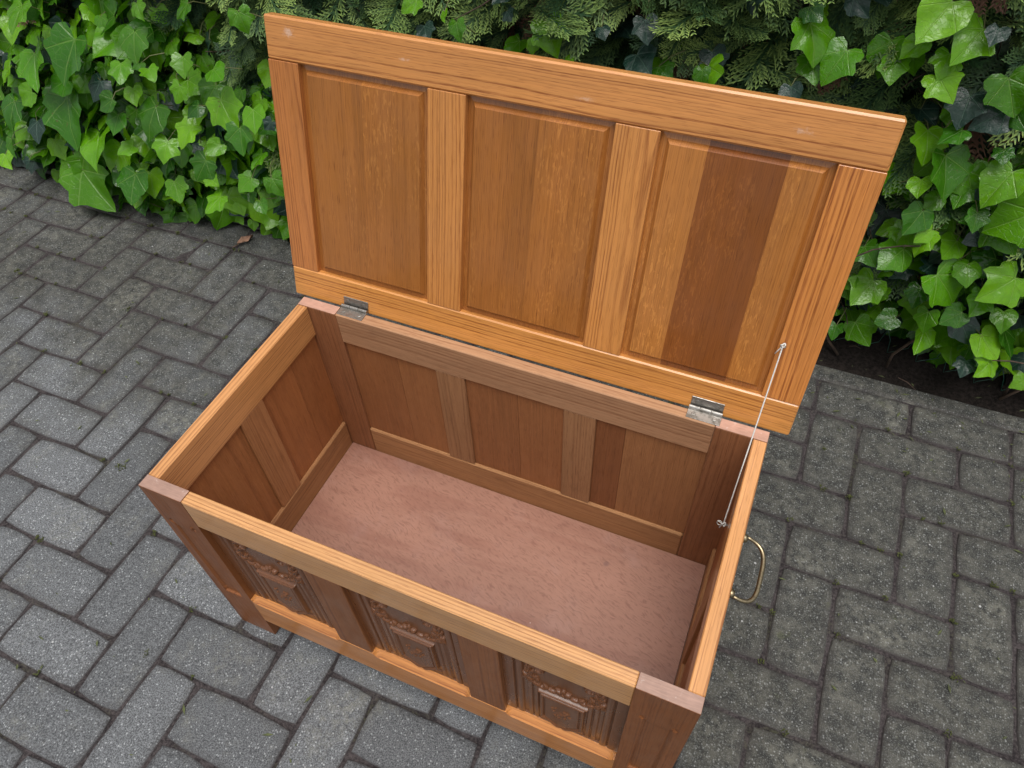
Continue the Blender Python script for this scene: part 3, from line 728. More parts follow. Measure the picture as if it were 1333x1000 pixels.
# --- carved front panels: reeds, garland, shield
def carve(Wp, seed):
    rs = random.Random(seed)
    def f(U, Vv):
        u = U; v = Vv; m = Wp / 2
        s = np.abs(u - m)                       # distance from the middle
        e = m - s                               # distance from either side edge
        h = 0.0 * u
        h = h + 0.0050 * band(e, -0.01, 0.0165, 0.0016)
        def reed(a, b_, hh, v0, v1):
            c = (a + b_) / 2; w = (b_ - a) / 2
            prof = np.sqrt(np.clip(1 - ((e - c) / w) ** 2, 0, 1))
            return hh * (0.35 * (prof > 0) + 0.65 * prof) * band(v, v0, v1, 0.0014)
        h = np.maximum(h, reed(0.0185, 0.0300, 0.0052, 0.160, 0.5))
        gv = 0.317 + 0.045 * np.clip((s - 0.030) / 0.03, 0, 1) ** 1.6      # garland height
        h = np.maximum(h, 0.0034 * band(e, 0.0360, 0.0435, 0.0013) * band(v, 0.163, 1, 0.001) * (v < gv))
        h = np.maximum(h, 0.0034 * band(e, 0.0462, 0.0530, 0.0013) * band(v, 0.163, 1, 0.001) * (v < gv))
        h = np.maximum(h, 0.0022 * (v < 0.1625) * sm(v, 0.1632, 0.1622))
        h = np.maximum(h, 0.0012 * (v > gv))
        h = np.maximum(h, 0.0030 * (s > 0.020) * band(v, 0.150, 0.172, 0.002) * (s < 0.038) * 0.6)
        for c, d_ in ((0.0175, .0030), (0.0306, .0030), (0.0352, .0022), (0.04485, .0034), (0.0540, .0030)):
            h = h - d_ * np.exp(-((e - c) / 0.0010) ** 2) * band(v, 0.163, 1, .002) * ((v < gv) | (c < .034))
        # shield
        tri = np.maximum(s - 0.0335, (0.158 - v) * 0.70 + s * 0.72)        # lower point
        sd_ = np.maximum(tri, v - 0.290)
        h = np.where(sd_ < 0.0034, np.minimum(h, -0.0025), h)
        h = np.maximum(h, 0.0078 * sm(sd_, 0.0006, -0.0010))
        h = h - 0.0040 * np.exp(-((sd_ + 0.0062) / 0.0013) ** 2) * (v < 0.2865)
        h = h - 0.0012 * sm(sd_, -0.0062, -0.0075)
        h = np.maximum(h, 0.0070 * band(v, 0.2930, 0.2962, 0.0022) * band(s, -1, 0.0375, 0.002))
        # rampant figure on the shield
        for (a, b_, r, q) in ((-.004, .232, .0040, .0034), (.001, .238, .0042, .0036), (.006, .243, .0034, .0036), (.009, .250, .0030, .0034), (.004, .252, .0020, .0024), (.012, .236, .0022, .0026),
                              (-.009, .224, .0026, .0028), (-.003, .219, .0022, .0026), (.006, .224, .0022, .0026), (-.012, .240, .0018, .0024), (-.014, .250, .0020, .0024), (-.009, .255, .0018, .002)):
            h = h + q * np.exp(-(((u - m - a) / r) ** 2 + ((v - b_) / r) ** 2))
        # garland of fruit, leaves and scrolls
        G = 0.0 * u
        def leafb(a, b_, r, q, r2=None, ang=0.0, cut=0.0):
            """low leaf or fruit with a flat crown and crisp edge; cut adds a midrib"""
            nonlocal G
            r2 = r2 or r
            dx = u - m - a; dz = v - b_
            x2 = dx * math.cos(ang) + dz * math.sin(ang); z2 = -dx * math.sin(ang) + dz * math.cos(ang)
            w_ = r2 * (1 - 0.35 * np.clip(x2 / r, -1, 1))
            k = np.clip(1.0 - (x2 / r) ** 2 - (z2 / w_) ** 2, 0, 1)
            p_ = q * np.minimum(1.0, 0.55 * (k > 0) + 0.75 * k)
            if cut: p_ = p_ - cut * np.exp(-(z2 / 0.0009) ** 2) * (k > 0)
            G = np.maximum(G, p_)
        for k in range(5):
            a = k * 1.2566 + 0.3; leafb(0.0072 * math.cos(a), 0.3200 + 0.0068 * math.sin(a), 0.0058, 0.0068, 0.0042, a, 0.0016)
        leafb(0, 0.3200, 0.0030, 0.0082)
        for sg in (-1, 1):
            for (a, b_, r, r2, an, q) in ((.0170, .3120, .0085, .0042, .10, .0060), (.0265, .3170, .0070, .0036, .9, .0052), (.0310, .3120, .0088, .0042, .35, .0062), (.0400, .3180, .0090, .0044, .65, .0064),
                                          (.0385, .3275, .0075, .0034, 1.5, .0052), (.0490, .3200, .0085, .0034, -.5, .0054), (.0500, .3290, .0085, .0044, 1.0, .0066), (.0575, .3240, .0095, .0032, -1.15, .0052),
                                          (.0555, .3380, .0075, .0036, .5, .0056), (.0490, .3420, .0085, .0042, 1.7, .0062), (.0420, .3380, .0070, .0030, 2.4, .0048), (.0545, .3520, .0085, .0036, 1.2, .0056),
                                          (.0470, .3560, .0085, .0036, 2.0, .0060), (.0530, .3660, .0080, .0034, 1.3, .0056), (.0400, .3990, .0100, .0034, .2, .0048), (.0270, .3930, .0100, .0032, -.5, .0048)):
                leafb(sg * a, b_, r, q, r2, an if sg > 0 else math.pi - an, 0.0018)
            for k in range(22):                      # scroll
                t = k / 21.0; an = 0.2 + 5.2 * t; rr = .0130 * (1 - .66 * t)
                leafb(sg * (.0375 + rr * math.cos(an)), .3730 + rr * math.sin(an) * .95, .0024 * (1 - .25 * t), .0062)
        h = np.maximum(h, G)
        y = 0.0150 - h * 1.0
        y = np.minimum(y, 0.0184)
        return np.maximum(y, 0.0050 + 0.0068 * (1 - sm(Vv, 0.160, 0.172)))
    return f
for a, b_ in PX:
    w = b_ - a; fy = carve(w, int(a * 1000))
    heightfield('carved_panel', chest, a + .0003, b_ - .0003, ZB1 + .0003, ZR - .0003, 250, 350, (lambda U, Vv, a=a, fy=fy: fy(U - a, Vv)), T - 0.0006, M_CARVE, C_CARVE, True)

# --- lid
LA = 0.2563; LX0, LX1 = -0.0245, 0.8490; LL = 0.4595
lid = empty('lid', (0, 0.4368, 0.4772), (-LA, 0, 0), chest)
board('lid_rail', lid, (LX0, 0, 0), (LX1, 0.0215, 0.0560), 'x', M_RAIL, (0.60, 0.255, 0.062), 0.0022)
board('lid_rail', lid, (LX0, 0, 0.3990), (LX1, 0.0215, LL), 'x', M_TOPRAIL, (0.56, 0.238, 0.068), 0.0026)
board('lid_stile', lid, (LX0, 0.0003, 0.0563), (0.0287, 0.0212, 0.3987), 'z', M_RAIL, (0.47, 0.172, 0.045), 0.0008)
board('lid_stile', lid, (0.7945, 0.0003, 0.0563), (LX1, 0.0212, 0.3987), 'z', M_RAIL, (0.56, 0.210, 0.048), 0.0008)
board('lid_muntin', lid, (0.2445, 0.0003, 0.0563), (0.3045, 0.0212, 0.3987), 'z', M_RAIL, (0.56, 0.232, 0.062), 0.0008)
board('lid_muntin', lid, (0.5190, 0.0003, 0.0563), (0.5785, 0.0212, 0.3987), 'z', M_RAIL, (0.57, 0.236, 0.062), 0.0008)
LP = [((0.0287, 0.2445), [(0.118, (0.335, 0.124, 0.027)), (0.135, (0.318, 0.117, 0.0255)), (0.2445, (0.345, 0.128, 0.028))]),
      ((0.3045, 0.5190), [(0.415, (0.325, 0.117, 0.025)), (0.5190, (0.342, 0.125, 0.0265))]),
      ((0.5785, 0.7945), [(0.641, (0.41, 0.158, 0.036)), (0.740, C_LPD), (0.7945, (0.40, 0.150, 0.032))])]
Vz0, Vz1 = 0.0563, 0.3987
def panel_y(a, b_):
    def f(U, Vv):
        e = np.minimum(np.minimum(U - a, b_ - U), np.minimum(Vv - Vz0, Vz1 - Vv))
        y = 0.0100 - 0.0010 * np.clip(e / 0.0085, 0, 1)
        y = y - 0.0072 * np.clip((e - 0.0085) / 0.0055, 0, 1)
        return y
    return f
for (a, b_), boards in LP:
    x0 = a; bp_ = [0, .0085, .0100, .0125, .0140]
    for xe, col in boards:
        us = np.array(sorted(set([x0, xe] + [x for x in [a + q for q in bp_] + [b_ - q for q in bp_] if x0 < x < xe])))
        vs = np.array(sorted([Vz0 + q for q in bp_] + [Vz1 - q for q in bp_]))
        # put the mitred corners on the grid diagonals
        Ug, Vg = np.meshgrid(us, vs, indexing='ij'); Yg = panel_y(a, b_)(Ug, Vg)
        P = np.stack([Ug.ravel(), Yg.ravel(), Vg.ravel()], 1); nu, nv = len(us), len(vs); F = []
        for i in range(nu - 1):
            for j in range(nv - 1):
                q = [i * nv + j, (i + 1) * nv + j, (i + 1) * nv + j + 1, i * nv + j + 1]
                uc = (us[i] + us[i + 1]) / 2; vc = (vs[j] + vs[j + 1]) / 2
                if (uc < (a + b_) / 2) == (vc < (Vz0 + Vz1) / 2): F += [[q[0], q[1], q[2]], [q[0], q[2], q[3]]]
                else: F += [[q[0], q[1], q[3]], [q[1], q[2], q[3]]]
        B = [i * nv for i in range(nu)] + [(nu - 1) * nv + j for j in range(1, nv)] + [i * nv + nv - 1 for i in range(nu - 2, -1, -1)] + [j for j in range(nv - 2, 0, -1)]
        n0 = len(P); Pk = P[B].copy(); Pk[:, 1] = 0.0200; P = np.concatenate([P, Pk]); nb = len(B)
        F += [[B[(k + 1) % nb], B[k], n0 + k, n0 + (k + 1) % nb] for k in range(nb)]; F.append([n0 + k for k in range(nb)])
        grain_obj('lid_panel_board', P, F, M_PANEL, lid, 'z', col)
        x0 = xe

# --- hinges
def disc_vf(c, nrm, r, h, n=12):
    c = Vector(c); nrm = Vector(nrm).normalized()
    return tube_vf([c, c + nrm * h * 0.7, c + nrm * h], [r, r, r * 0.75], n)
la = Vector((0, math.sin(LA), math.cos(LA))); ln = Vector((0, -math.cos(LA), math.sin(LA)))
for hx in (0.0785, 0.6995):
    w = 0.0515
    V, F = box_vf((hx, CD - 0.0175, CH - 0.0004), (hx + w, CD + 0.0035, CH + 0.0013), 0.0004)
    hg = link('hinge', np_mesh('hinge', V, F), M_STEEL, chest)
    # upper leaf lies on the lid's underside
    V, F = box_vf((hx + .001, -0.0014, 0.004), (hx + w - .001, 0.0004, 0.0235), 0.0004)
    Rl = Euler((-LA, 0, 0)).to_matrix(); V = [tuple(Rl @ Vector(v) + Vector((0, 0.4368, 0.4772))) for v in V]
    link('upper_leaf', np_mesh('upper_leaf', V, F), M_STEEL, hg)
    yb, zb = CD + 0.0028, CH + 0.0030
    parts = []
    for k in range(3):
        a = hx + w * k / 3 + .0004; parts.append(tube_vf([(a, yb, zb), (a + w / 3 - .0008, yb, zb)], 0.0031, 12))
    V, F = merge(parts); link('barrel', np_mesh('barrel', V, F), M_STEEL, hg)
    for dx in (0.010, w - 0.010):
        V, F = disc_vf((hx + dx, CD - 0.008, CH + 0.0011), (0, 0, 1), 0.0034, 0.0009); link('screw', np_mesh('screw', V, F), M_STEEL, hg)
        c = Vector((hx + dx, 0.4368, 0.4772)) + la * 0.0155 + ln * 0.0012
        V, F = disc_vf(c, ln, 0.0034, 0.0009); link('screw', np_mesh('screw', V, F), M_STEEL, hg)

# --- stay cord between lid and side
pl = Vector((0.8005, 0.4770, 0.6210)) + ln * 0.0; pa = pl + ln * 0.009; pb = Vector((0.7965, 0.304, 0.4005))
def eye(base, nrm, name='screw_eye'):
    nrm = nrm.normalized(); s_ = nrm.cross(Vector((0, 0, 1))); s_ = s_.normalized() if s_.length > .1 else Vector((1, 0, 0)); t_ = nrm
    ring = [base + nrm * (0.0075 + 0.0038) + (s_ * math.cos(a) + t_ * math.sin(a)) * 0.0038 for a in [k * math.pi / 6 for k in range(12)]]
    V, F = merge([tube_vf(ring, 0.0009, 6, closed=True), tube_vf([base - nrm * 0.002, base + nrm * 0.0078], 0.0009, 6), disc_vf(base, nrm, 0.0032, 0.0008)])
    return link(name, np_mesh(name, V, F, True), M_STEEL, chest)
eye(pl, ln); eye(Vector((CW - T, 0.304, 0.4005)), Vector((-1, 0, 0)))
pts = []
for k in range(25):
    t = k / 24; p_ = pa.lerp(pb, t); p_.z -= 0.010 * 4 * t * (1 - t) * (0.6 + .4 * t); pts.append(p_)
tw = []
parts = [tube_vf(pts, 0.0010, 6)]
def knot(c, r):
    P_ = [c + Vector((math.cos(a) * r, math.sin(a * 2) * r * .8, math.sin(a) * r)) for a in [k * math.pi / 8 for k in range(16)]]
    return tube_vf(P_, 0.0011, 5, closed=True)
parts += [knot(pa, 0.0028), knot(pb, 0.0028), tube_vf([pa, pa + Vector((-.004, -.004, -.007)), pa + Vector((-.007, -.005, -.014))], 0.0009, 5),
          tube_vf([pb, pb + Vector((-.006, .001, .001)), pb + Vector((-.009, .000, .004))], 0.0009, 5), tube_vf([pb, pb + Vector((-.003, -.001, -.006)), pb + Vector((-.004, -.002, -.010))], 0.0009, 5)]
V, F = merge(parts); link('stay_cord', np_mesh('stay_cord', V, F, True), M_CORD, chest)

# --- bail handles, one on each end
def handle(side):
    x0 = CW if side > 0 else 0.0
    root_v = []; yc = 0.2240; z = 0.4400
    V, F = box_vf((min(x0, x0 + side * .0018), yc - 0.058, z - 0.014), (max(x0, x0 + side * .0018), yc + 0.058, z + 0.014), 0.0006)
    hp = link('side_handle', np_mesh('side_handle', V, F), M_BRASS, chest)
    for dy in (-0.044, 0.044):
        V, F = tube_vf([(x0 + side * .0015, yc + dy, z), (x0 + side * .006, yc + dy, z), (x0 + side * .0085, yc + dy, z)], [0.0075, 0.006, 0.0045], 10)
        link('handle_post', np_mesh('handle_post', V, F, True), M_BRASS, hp)
    pts = []
    for k in range(41):
        a = math.pi * k / 40
        cy = -math.copysign(abs(math.cos(a)) ** 0.55, math.cos(a)) * 0.047; out = abs(math.sin(a)) ** 0.62 * 0.031
        pts.append(Vector((x0 + side * (0.0060 + out), yc + cy, z - 0.012 * (out / .031))))
    rr = [0.0024 + 0.0009 * math.sin(math.pi * k / 40) for k in range(41)]
    V, F = tube_vf(pts, rr, 10); link('bail', np_mesh('bail', V, F, True), M_BRASS, hp)
handle(1); handle(-1)

# ---------------------------------------------------------------- hedge, ivy and small things
# ivy leaves that stand out in the photograph: x, y, z, width, dark
LEFT = [(-1.273, 1.014, 0.574, 0.086, 0), (-1.13, 1.0, 0.492, 0.133, 0), (-1.278, 0.989, 0.444, 0.114, 0), (-0.877, 1.009, 0.56, 0.081, 0), (-0.837, 1.029, 0.64, 0.047, 0), (-0.67, 1.012, 0.668, 0.055, 0), (-0.498, 1.005, 0.67, 0.053, 0), (-0.729, 1.004, 0.53, 0.059, 0), (-0.605, 0.982, 0.539, 0.057, 0), (-0.934, 0.982, 0.491, 0.061, 0), (-1.23, 0.98, 0.31, 0.156, 0), (-1.128, 0.947, 0.253, 0.124, 0), (-1.225, 0.937, 0.106, 0.152, 0), (-1.023, 0.926, 0.161, 0.095, 0), (-0.882, 0.968, 0.376, 0.098, 0), (-1.002, 0.951, 0.349, 0.065, 0), (-0.759, 0.96, 0.361, 0.08, 0), (-0.615, 0.979, 0.438, 0.092, 0), (-0.569, 0.954, 0.39, 0.076, 0), (-0.522, 0.971, 0.442, 0.064, 0), (-0.583, 0.933, 0.266, 0.057, 0), (-0.693, 0.904, 0.197, 0.065, 0), (-0.859, 0.932, 0.181, 0.067, 0), (-0.73, 0.939, 0.275, 0.07, 0), (-0.841, 0.941, 0.31, 0.064, 0), (-1.009, 0.958, 0.4, 0.064, 0), (-1.07, 0.992, 0.416, 0.065, 1), (-0.469, 0.96, 0.442, 0.032, 1), (-1.478, 0.974, 0.28, 0.097, 0), (-1.437, 1.001, 0.394, 0.075, 0), (-1.386, 0.964, 0.247, 0.071, 1), (-0.55, 0.927, 0.203, 0.041, 0), (-0.475, 0.924, 0.291, 0.061, 0), (-1.374, 0.985, 0.341, 0.063, 0), (-0.71, 0.967, 0.433, 0.05, 0), (-0.536, 0.954, 0.335, 0.056, 0), (-0.934, 0.989, 0.423, 0.052, 0), (-0.822, 0.977, 0.506, 0.044, 0), (-0.74, 0.967, 0.473, 0.049, 0), (-0.655, 0.939, 0.35, 0.05, 0), (-1.22, 0.997, 0.4, 0.067, 0), (-1.522, 0.946, 0.171, 0.061, 0), (-0.709, 0.934, 0.25, 0.047, 0), (-0.868, 0.988, 0.515, 0.038, 0), (-1.004, 0.947, 0.272, 0.055, 0), (-1.581, 0.938, 0.118, 0.062, 0), (-1.477, 0.934, 0.127, 0.041, 1)]
RIGHT = [(0.893, 1.073, 0.832, 0.081, 0), (0.955, 1.073, 0.805, 0.069, 0), (0.875, 1.086, 0.776, 0.046, 0), (0.931, 1.077, 0.763, 0.046, 0), (0.856, 1.087, 0.738, 0.048, 0), (0.714, 1.084, 0.77, 0.075, 0), (0.727, 1.09, 0.716, 0.05, 0), (0.764, 1.077, 0.737, 0.066, 0), (0.938, 1.057, 0.735, 0.055, 0), (0.702, 1.084, 0.811, 0.039, 0), (0.991, 1.089, 0.688, 0.056, 1), (1.038, 1.086, 0.68, 0.065, 1), (0.989, 1.073, 0.644, 0.044, 0), (1.006, 1.079, 0.568, 0.092, 0), (0.971, 1.058, 0.543, 0.042, 0), (1.01, 1.083, 0.5, 0.043, 0), (1.098, 1.073, 0.567, 0.081, 0), (1.148, 1.061, 0.511, 0.092, 0), (0.99, 1.053, 0.475, 0.058, 0), (1.087, 1.084, 0.485, 0.043, 0), (0.989, 1.09, 0.406, 0.046, 0), (1.018, 1.054, 0.447, 0.044, 0), (1.08, 1.082, 0.618, 0.035, 0), (0.544, 1.066, 0.678, 0.071, 0), (0.98, 1.056, 0.824, 0.031, 1), (0.703, 1.062, 0.674, 0.041, 1), (1.145, 1.081, 0.47, 0.089, 0), (0.983, 1.085, 0.41, 0.051, 0), (1.019, 1.052, 0.43, 0.049, 0), (0.936, 1.075, 0.361, 0.058, 0), (0.984, 1.052, 0.385, 0.067, 0), (0.961, 1.079, 0.265, 0.079, 0), (1.098, 1.063, 0.33, 0.102, 0), (1.063, 1.085, 0.277, 0.047, 0), (0.989, 1.089, 0.137, 0.064, 0), (1.028, 1.07, 0.204, 0.049, 0), (1.098, 1.09, 0.368, 0.045, 0), (1.087, 1.062, 0.494, 0.042, 0), (1.189, 1.053, 0.368, 0.082, 0), (1.172, 1.074, 0.299, 0.051, 0), (1.093, 1.051, 0.245, 0.053, 0), (1.14, 1.058, 0.263, 0.052, 0), (1.107, 1.066, 0.176, 0.067, 0), (1.231, 1.074, 0.198, 0.071, 0), (1.212, 1.056, 0.138, 0.043, 1), (1.248, 1.052, 0.157, 0.054, 0), (1.234, 1.085, 0.264, 0.052, 0), (1.327, 1.063, 0.124, 0.036, 0), (1.182, 1.088, 0.209, 0.06, 1), (0.931, 1.086, 0.266, 0.037, 0), (0.935, 1.065, 0.141, 0.038, 0), (1.123, 1.068, 0.371, 0.05, 0)]
BEHIND = [(-0.088, 1.071, 0.729, 0.042, 0), (-0.015, 1.076, 0.714, 0.027, 0), (0.014, 1.074, 0.692, 0.042, 0), (-0.062, 1.072, 0.676, 0.043, 1), (0.221, 1.075, 0.709, 0.069, 0), (0.178, 1.088, 0.674, 0.03, 0), (0.266, 1.07, 0.669, 0.023, 0), (0.415, 1.067, 0.69, 0.061, 1), (0.458, 1.079, 0.669, 0.045, 0), (0.419, 1.06, 0.754, 0.048, 1), (0.536, 1.062, 0.681, 0.038, 0), (0.327, 1.089, 0.724, 0.028, 1)]

def leaf_mesh(seed, use_uv=True):
    """one ivy leaf: width about 1, petiole at the origin, tip towards +Y; lobed outline, folded along its midrib, lobes drooping"""
    rs = random.Random(seed)
    lob = rs.choice([0.15, 0.45, 0.7, 0.9, 1.0, 1.2]); wd = rs.uniform(0.92, 1.08)
    half = [(0.0, 0.0), (0.13, -0.13), (0.30, -0.20), (0.46, -0.09), (0.485, 0.08), (0.47 - 0.03 * lob, 0.19), (0.57, 0.34), (0.54, 0.47), (0.44, 0.50), (0.34, 0.57), (0.24, 0.72), (0.11, 0.88), (0.0, 0.98)]
    heart = [(0.0, 0.0), (0.12, -0.12), (0.28, -0.17), (0.43, -0.08), (0.52, 0.08), (0.54, 0.22), (0.51, 0.35), (0.46, 0.46), (0.38, 0.57), (0.29, 0.67), (0.20, 0.76), (0.09, 0.87), (0.0, 0.96)]
    k = 1.0 - min(lob, 1.0)
    pts = [((a[0] * (1 - k) + b[0] * k) * wd, a[1] * (1 - k) + b[1] * k) for a, b in zip(half, heart)]
    right = [(x * rs.uniform(.94, 1.06), y + rs.uniform(-.02, .02)) for x, y in pts]; left = [(-x * rs.uniform(.92, 1.06), y + rs.uniform(-.025, .025)) for x, y in pts]
    right[0] = left[0] = (0, 0); right[-1] = left[-1] = (rs.uniform(-.04, .04), pts[-1][1])
    out = right[:-1] + [right[-1]] + left[-2:0:-1]
    n = len(out)
    fold = rs.uniform(0.06, 0.42); droop = rs.uniform(0.10, 0.60); curl = rs.uniform(-0.25, 0.20); wav = rs.uniform(0.02, 0.075); ph = rs.uniform(0, 6)
    tw = rs.uniform(-.15, .15)
    def zf(x, y):
        r2 = x * x + (y - .2) ** 2
        return fold * abs(x) ** 1.15 - droop * r2 * 0.75 + curl * x * x + wav * math.sin(9 * math.atan2(x, y + .1) + ph) * math.sqrt(r2) + tw * x * y
    V = []; c0 = (0.0, 0.16)
    mid = [(0, 0.02), (0, 0.22), (0, 0.45), (0, 0.70)]
    V.append((0, .16, zf(0, .16) - .01))
    for (x, y) in out:
        mx, my = c0[0] + (x - c0[0]) * .52, c0[1] + (y - c0[1]) * .52
        V.append((mx, my, zf(mx, my)))
    for (x, y) in out: V.append((x, y, zf(x, y)))
    F = [[0, 1 + (k + 1) % n, 1 + k][::-1] for k in range(n)]
    F = [[0, 1 + k, 1 + (k + 1) % n] for k in range(n)]
    for k in range(n):
        a, b = 1 + k, 1 + (k + 1) % n
        F += [[a, a + n, b + n], [a, b + n, b]]
    return np.array(V, dtype=np.float32), np.array(F, dtype=np.int32)
LV = [leaf_mesh(100 + i) for i in range(24)]
def set_uv(me, co2):
    uvl = me.uv_layers.new(name='leaf'); li = np.empty(len(me.loops), dtype=np.int32); me.loops.foreach_get('vertex_index', li)
    uvl.data.foreach_set('uv', ((co2[li] * 0.5) + 0.5).astype(np.float32).ravel())
LM = []
for V, F in LV:
    me = np_mesh('leaf', V, F, True); set_uv(me, V[:, :2]); me.materials.append(M_IVYO); LM.append(me)

def leaf_rot(nrm, tipdir, spin=0.0):
    z = nrm.normalized(); y = (tipdir - z * tipdir.dot(z))
    if y.length < 1e-3: y = Vector((1, 0, 0))
    y.normalize(); x = y.cross(z); x.normalize()
    return Matrix((x, y, z)).transposed() @ Matrix.Rotation(spin, 3, 'Z')

def ivy_plant(x0, z_base, label, placed, scatter, group=None, cap=298):
    root = tag(empty('ivy', (x0, 1.12, 0.0)), label, 'ivy')
    L = []
    for (x, y, z, w, dk) in placed:
        n_ = Vector((rnd.gauss(0, .32), -0.70 + rnd.gauss(0, .20), 0.74 + rnd.gauss(0, .22)))
        t = Vector((rnd.gauss(0, .65), -.55, -.70)); w2 = w * rnd.uniform(.92, 1.05)
        # the measured point is the leaf's middle
        R_ = leaf_rot(n_, t); p_ = Vector((x, y, z)) - (R_ @ Vector((0, .35, 0))) * w2
        L.append((p_, R_, w2, dk, 0.0))
    for (x, y, z, w, dk, layer) in scatter:
        n_ = Vector((rnd.gauss(0, .50), -0.70 + rnd.gauss(0, .32), 0.70 + rnd.gauss(0, .38)))
        t = Vector((rnd.gauss(0, .75), -.5 + rnd.gauss(0, .2), -.7 + rnd.gauss(0, .25)))
        R_ = leaf_rot(n_, t); L.append((Vector((x, y, z)), R_, w, dk, layer))
    def size(a):
        d = seen(a[0], 1.05)
        return (a[2] / d * (1.0 if a[4] < .045 else .5)) if d else -1 + a[2]
    L.sort(key=size, reverse=True)
    ind = L[:cap]; rest = L[cap:]
    base = Vector(root.location)
    for (p_, R_, w, dk, _) in ind:
        me = rnd.choice(LM)
        o = bpy.data.objects.new('leaf', me); COL.objects.link(o); o.parent = root
        o.location = p_ - base; o.rotation_euler = R_.to_euler(); o.scale = (w, w, w)
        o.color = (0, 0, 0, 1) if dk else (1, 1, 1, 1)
    if rest:
        VV = []; FF = []; UU = []; TT = []; off = 0
        for (p_, R_, w, dk, _) in rest:
            V, F = LV[rnd.randrange(len(LV))]
            A = np.array(R_) * w
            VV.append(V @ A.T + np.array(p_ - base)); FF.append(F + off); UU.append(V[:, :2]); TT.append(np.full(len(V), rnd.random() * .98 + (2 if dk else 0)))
            off += len(V)
        me = np_mesh('leaf_mass', np.concatenate(VV), np.concatenate(FF), True); set_uv(me, np.concatenate(UU))
        at = me.attributes.new('tint', 'FLOAT', 'POINT'); at.data.foreach_set('value', np.concatenate(TT).astype(np.float32))
        tag(link('leaf_mass', me, M_IVYS, root), kind='stuff')
    # leaf stalks run back and down to creeping stems
    parts = []
    for (p_, R_, w, dk, _) in L:
        if rnd.random() < .75:
            q = p_ + Vector((rnd.gauss(0, .018), rnd.uniform(.02, .07), rnd.uniform(-.05, .03)))
            m_ = (p_ + q) / 2 + Vector((0, -.008, .008))
            parts.append(tube_vf([p_ - base, m_ - base, q - base], [.0011, .0012, .0014], 3, caps=False))
    VV = np.concatenate([np.array(v) for v, f in parts]); FF = []; off = 0
    for v, f in parts:
        FF.append(np.array(f) + off); off += len(v)
    tag(link('leaf_stalks', np_mesh('leaf_stalks', VV, np.concatenate(FF), True), M_PETI, root), kind='stuff')
    return root, L

def interp(x, tab):
    for (a, fa), (b, fb) in zip(tab, tab[1:]):
        if a <= x <= b: return fa + (fb - fa) * (x - a) / (b - a)
    return tab[0][1] if x < tab[0][0] else tab[-1][1]
TOPL = [(-2.9, .70), (-1.6, .66), (-1.25, .62), (-1.0, .56), (-.80, .51), (-.62, .44), (-.45, .38), (-.30, .36), (-.05, .30)]
def scat_left():
    out = []
    while len(out) < 2150:
        x = rnd.uniform(-2.9, -0.05)
        if x < -1.9 and rnd.random() < .5: continue
        zt = interp(x, TOPL); z = rnd.uniform(0.0, zt + 0.10)
        if z > zt and rnd.random() < 0.25 + (z - zt) * 7: continue
        lay = rnd.random() ** 1.3 * 0.16
        bulge = 0.985 + 0.10 * (z / .55) - (0.05 * math.sin(x * 5.1 + 1) * (z < .3)) * .6
        low = 1 if z < .10 else 0
        y = bulge + lay + (0.02 if low else 0)
        if z < 0.05 and y < 1.0 and rnd.random() < .6: continue
        w = rnd.choice([.04, .05, .055, .06, .07, .08, .09]) * rnd.uniform(.85, 1.15)
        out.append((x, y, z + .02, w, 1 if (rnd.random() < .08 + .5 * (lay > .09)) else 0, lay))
    return out
def right_p(x, z):
    if x < .86: return 0.10 if z > .5 else .45
    top = interp(x, [(.86, .45), (.95, .56), (1.1, .58), (1.3, .62), (2.3, .7)])
    if z < .06 + .05 * math.sin(x * 9): return 0.05
    if z < top: return 1.0
    return max(.05, .35 - (z - top) * 1.2)
def scat_right():
    out = []
    while len(out) < 1150:
        x = rnd.uniform(.72, 2.3)
        if x > 1.55 and rnd.random() < .45: continue
        z = rnd.uniform(.0, .95)
        if rnd.random() > right_p(x, z): continue
        lay = rnd.random() ** 1.2 * .17
        y = 1.115 + lay + .02 * math.sin(x * 7 + z * 5) + (0.05 if z < .12 else 0)
        w = rnd.choice([.03, .04, .045, .05, .06, .065]) * rnd.uniform(.85, 1.15)
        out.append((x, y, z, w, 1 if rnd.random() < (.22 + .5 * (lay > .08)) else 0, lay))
    return out
def scat_mid():
    out = []
    while len(out) < 330:
        x = rnd.uniform(-.05, .75); z = rnd.uniform(0, .9)
        if z > .35 and rnd.random() < .80: continue
        lay = rnd.random() * .15
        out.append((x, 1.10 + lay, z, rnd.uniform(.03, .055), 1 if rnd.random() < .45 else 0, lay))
    return out
ivyL, LL_ = ivy_plant(-1.2, 0, 'dense bright green ivy spilling over the paving edge left of the chest lid', LEFT, scat_left())
ivyR, LR_ = ivy_plant(1.2, 0, 'glossy ivy climbing the hedge above bare soil right of the chest lid', RIGHT, scat_right())
ivyM, LM_ = ivy_plant(0.35, 0, 'scattered ivy leaves among conifer sprays directly behind the raised lid', BEHIND, scat_mid())

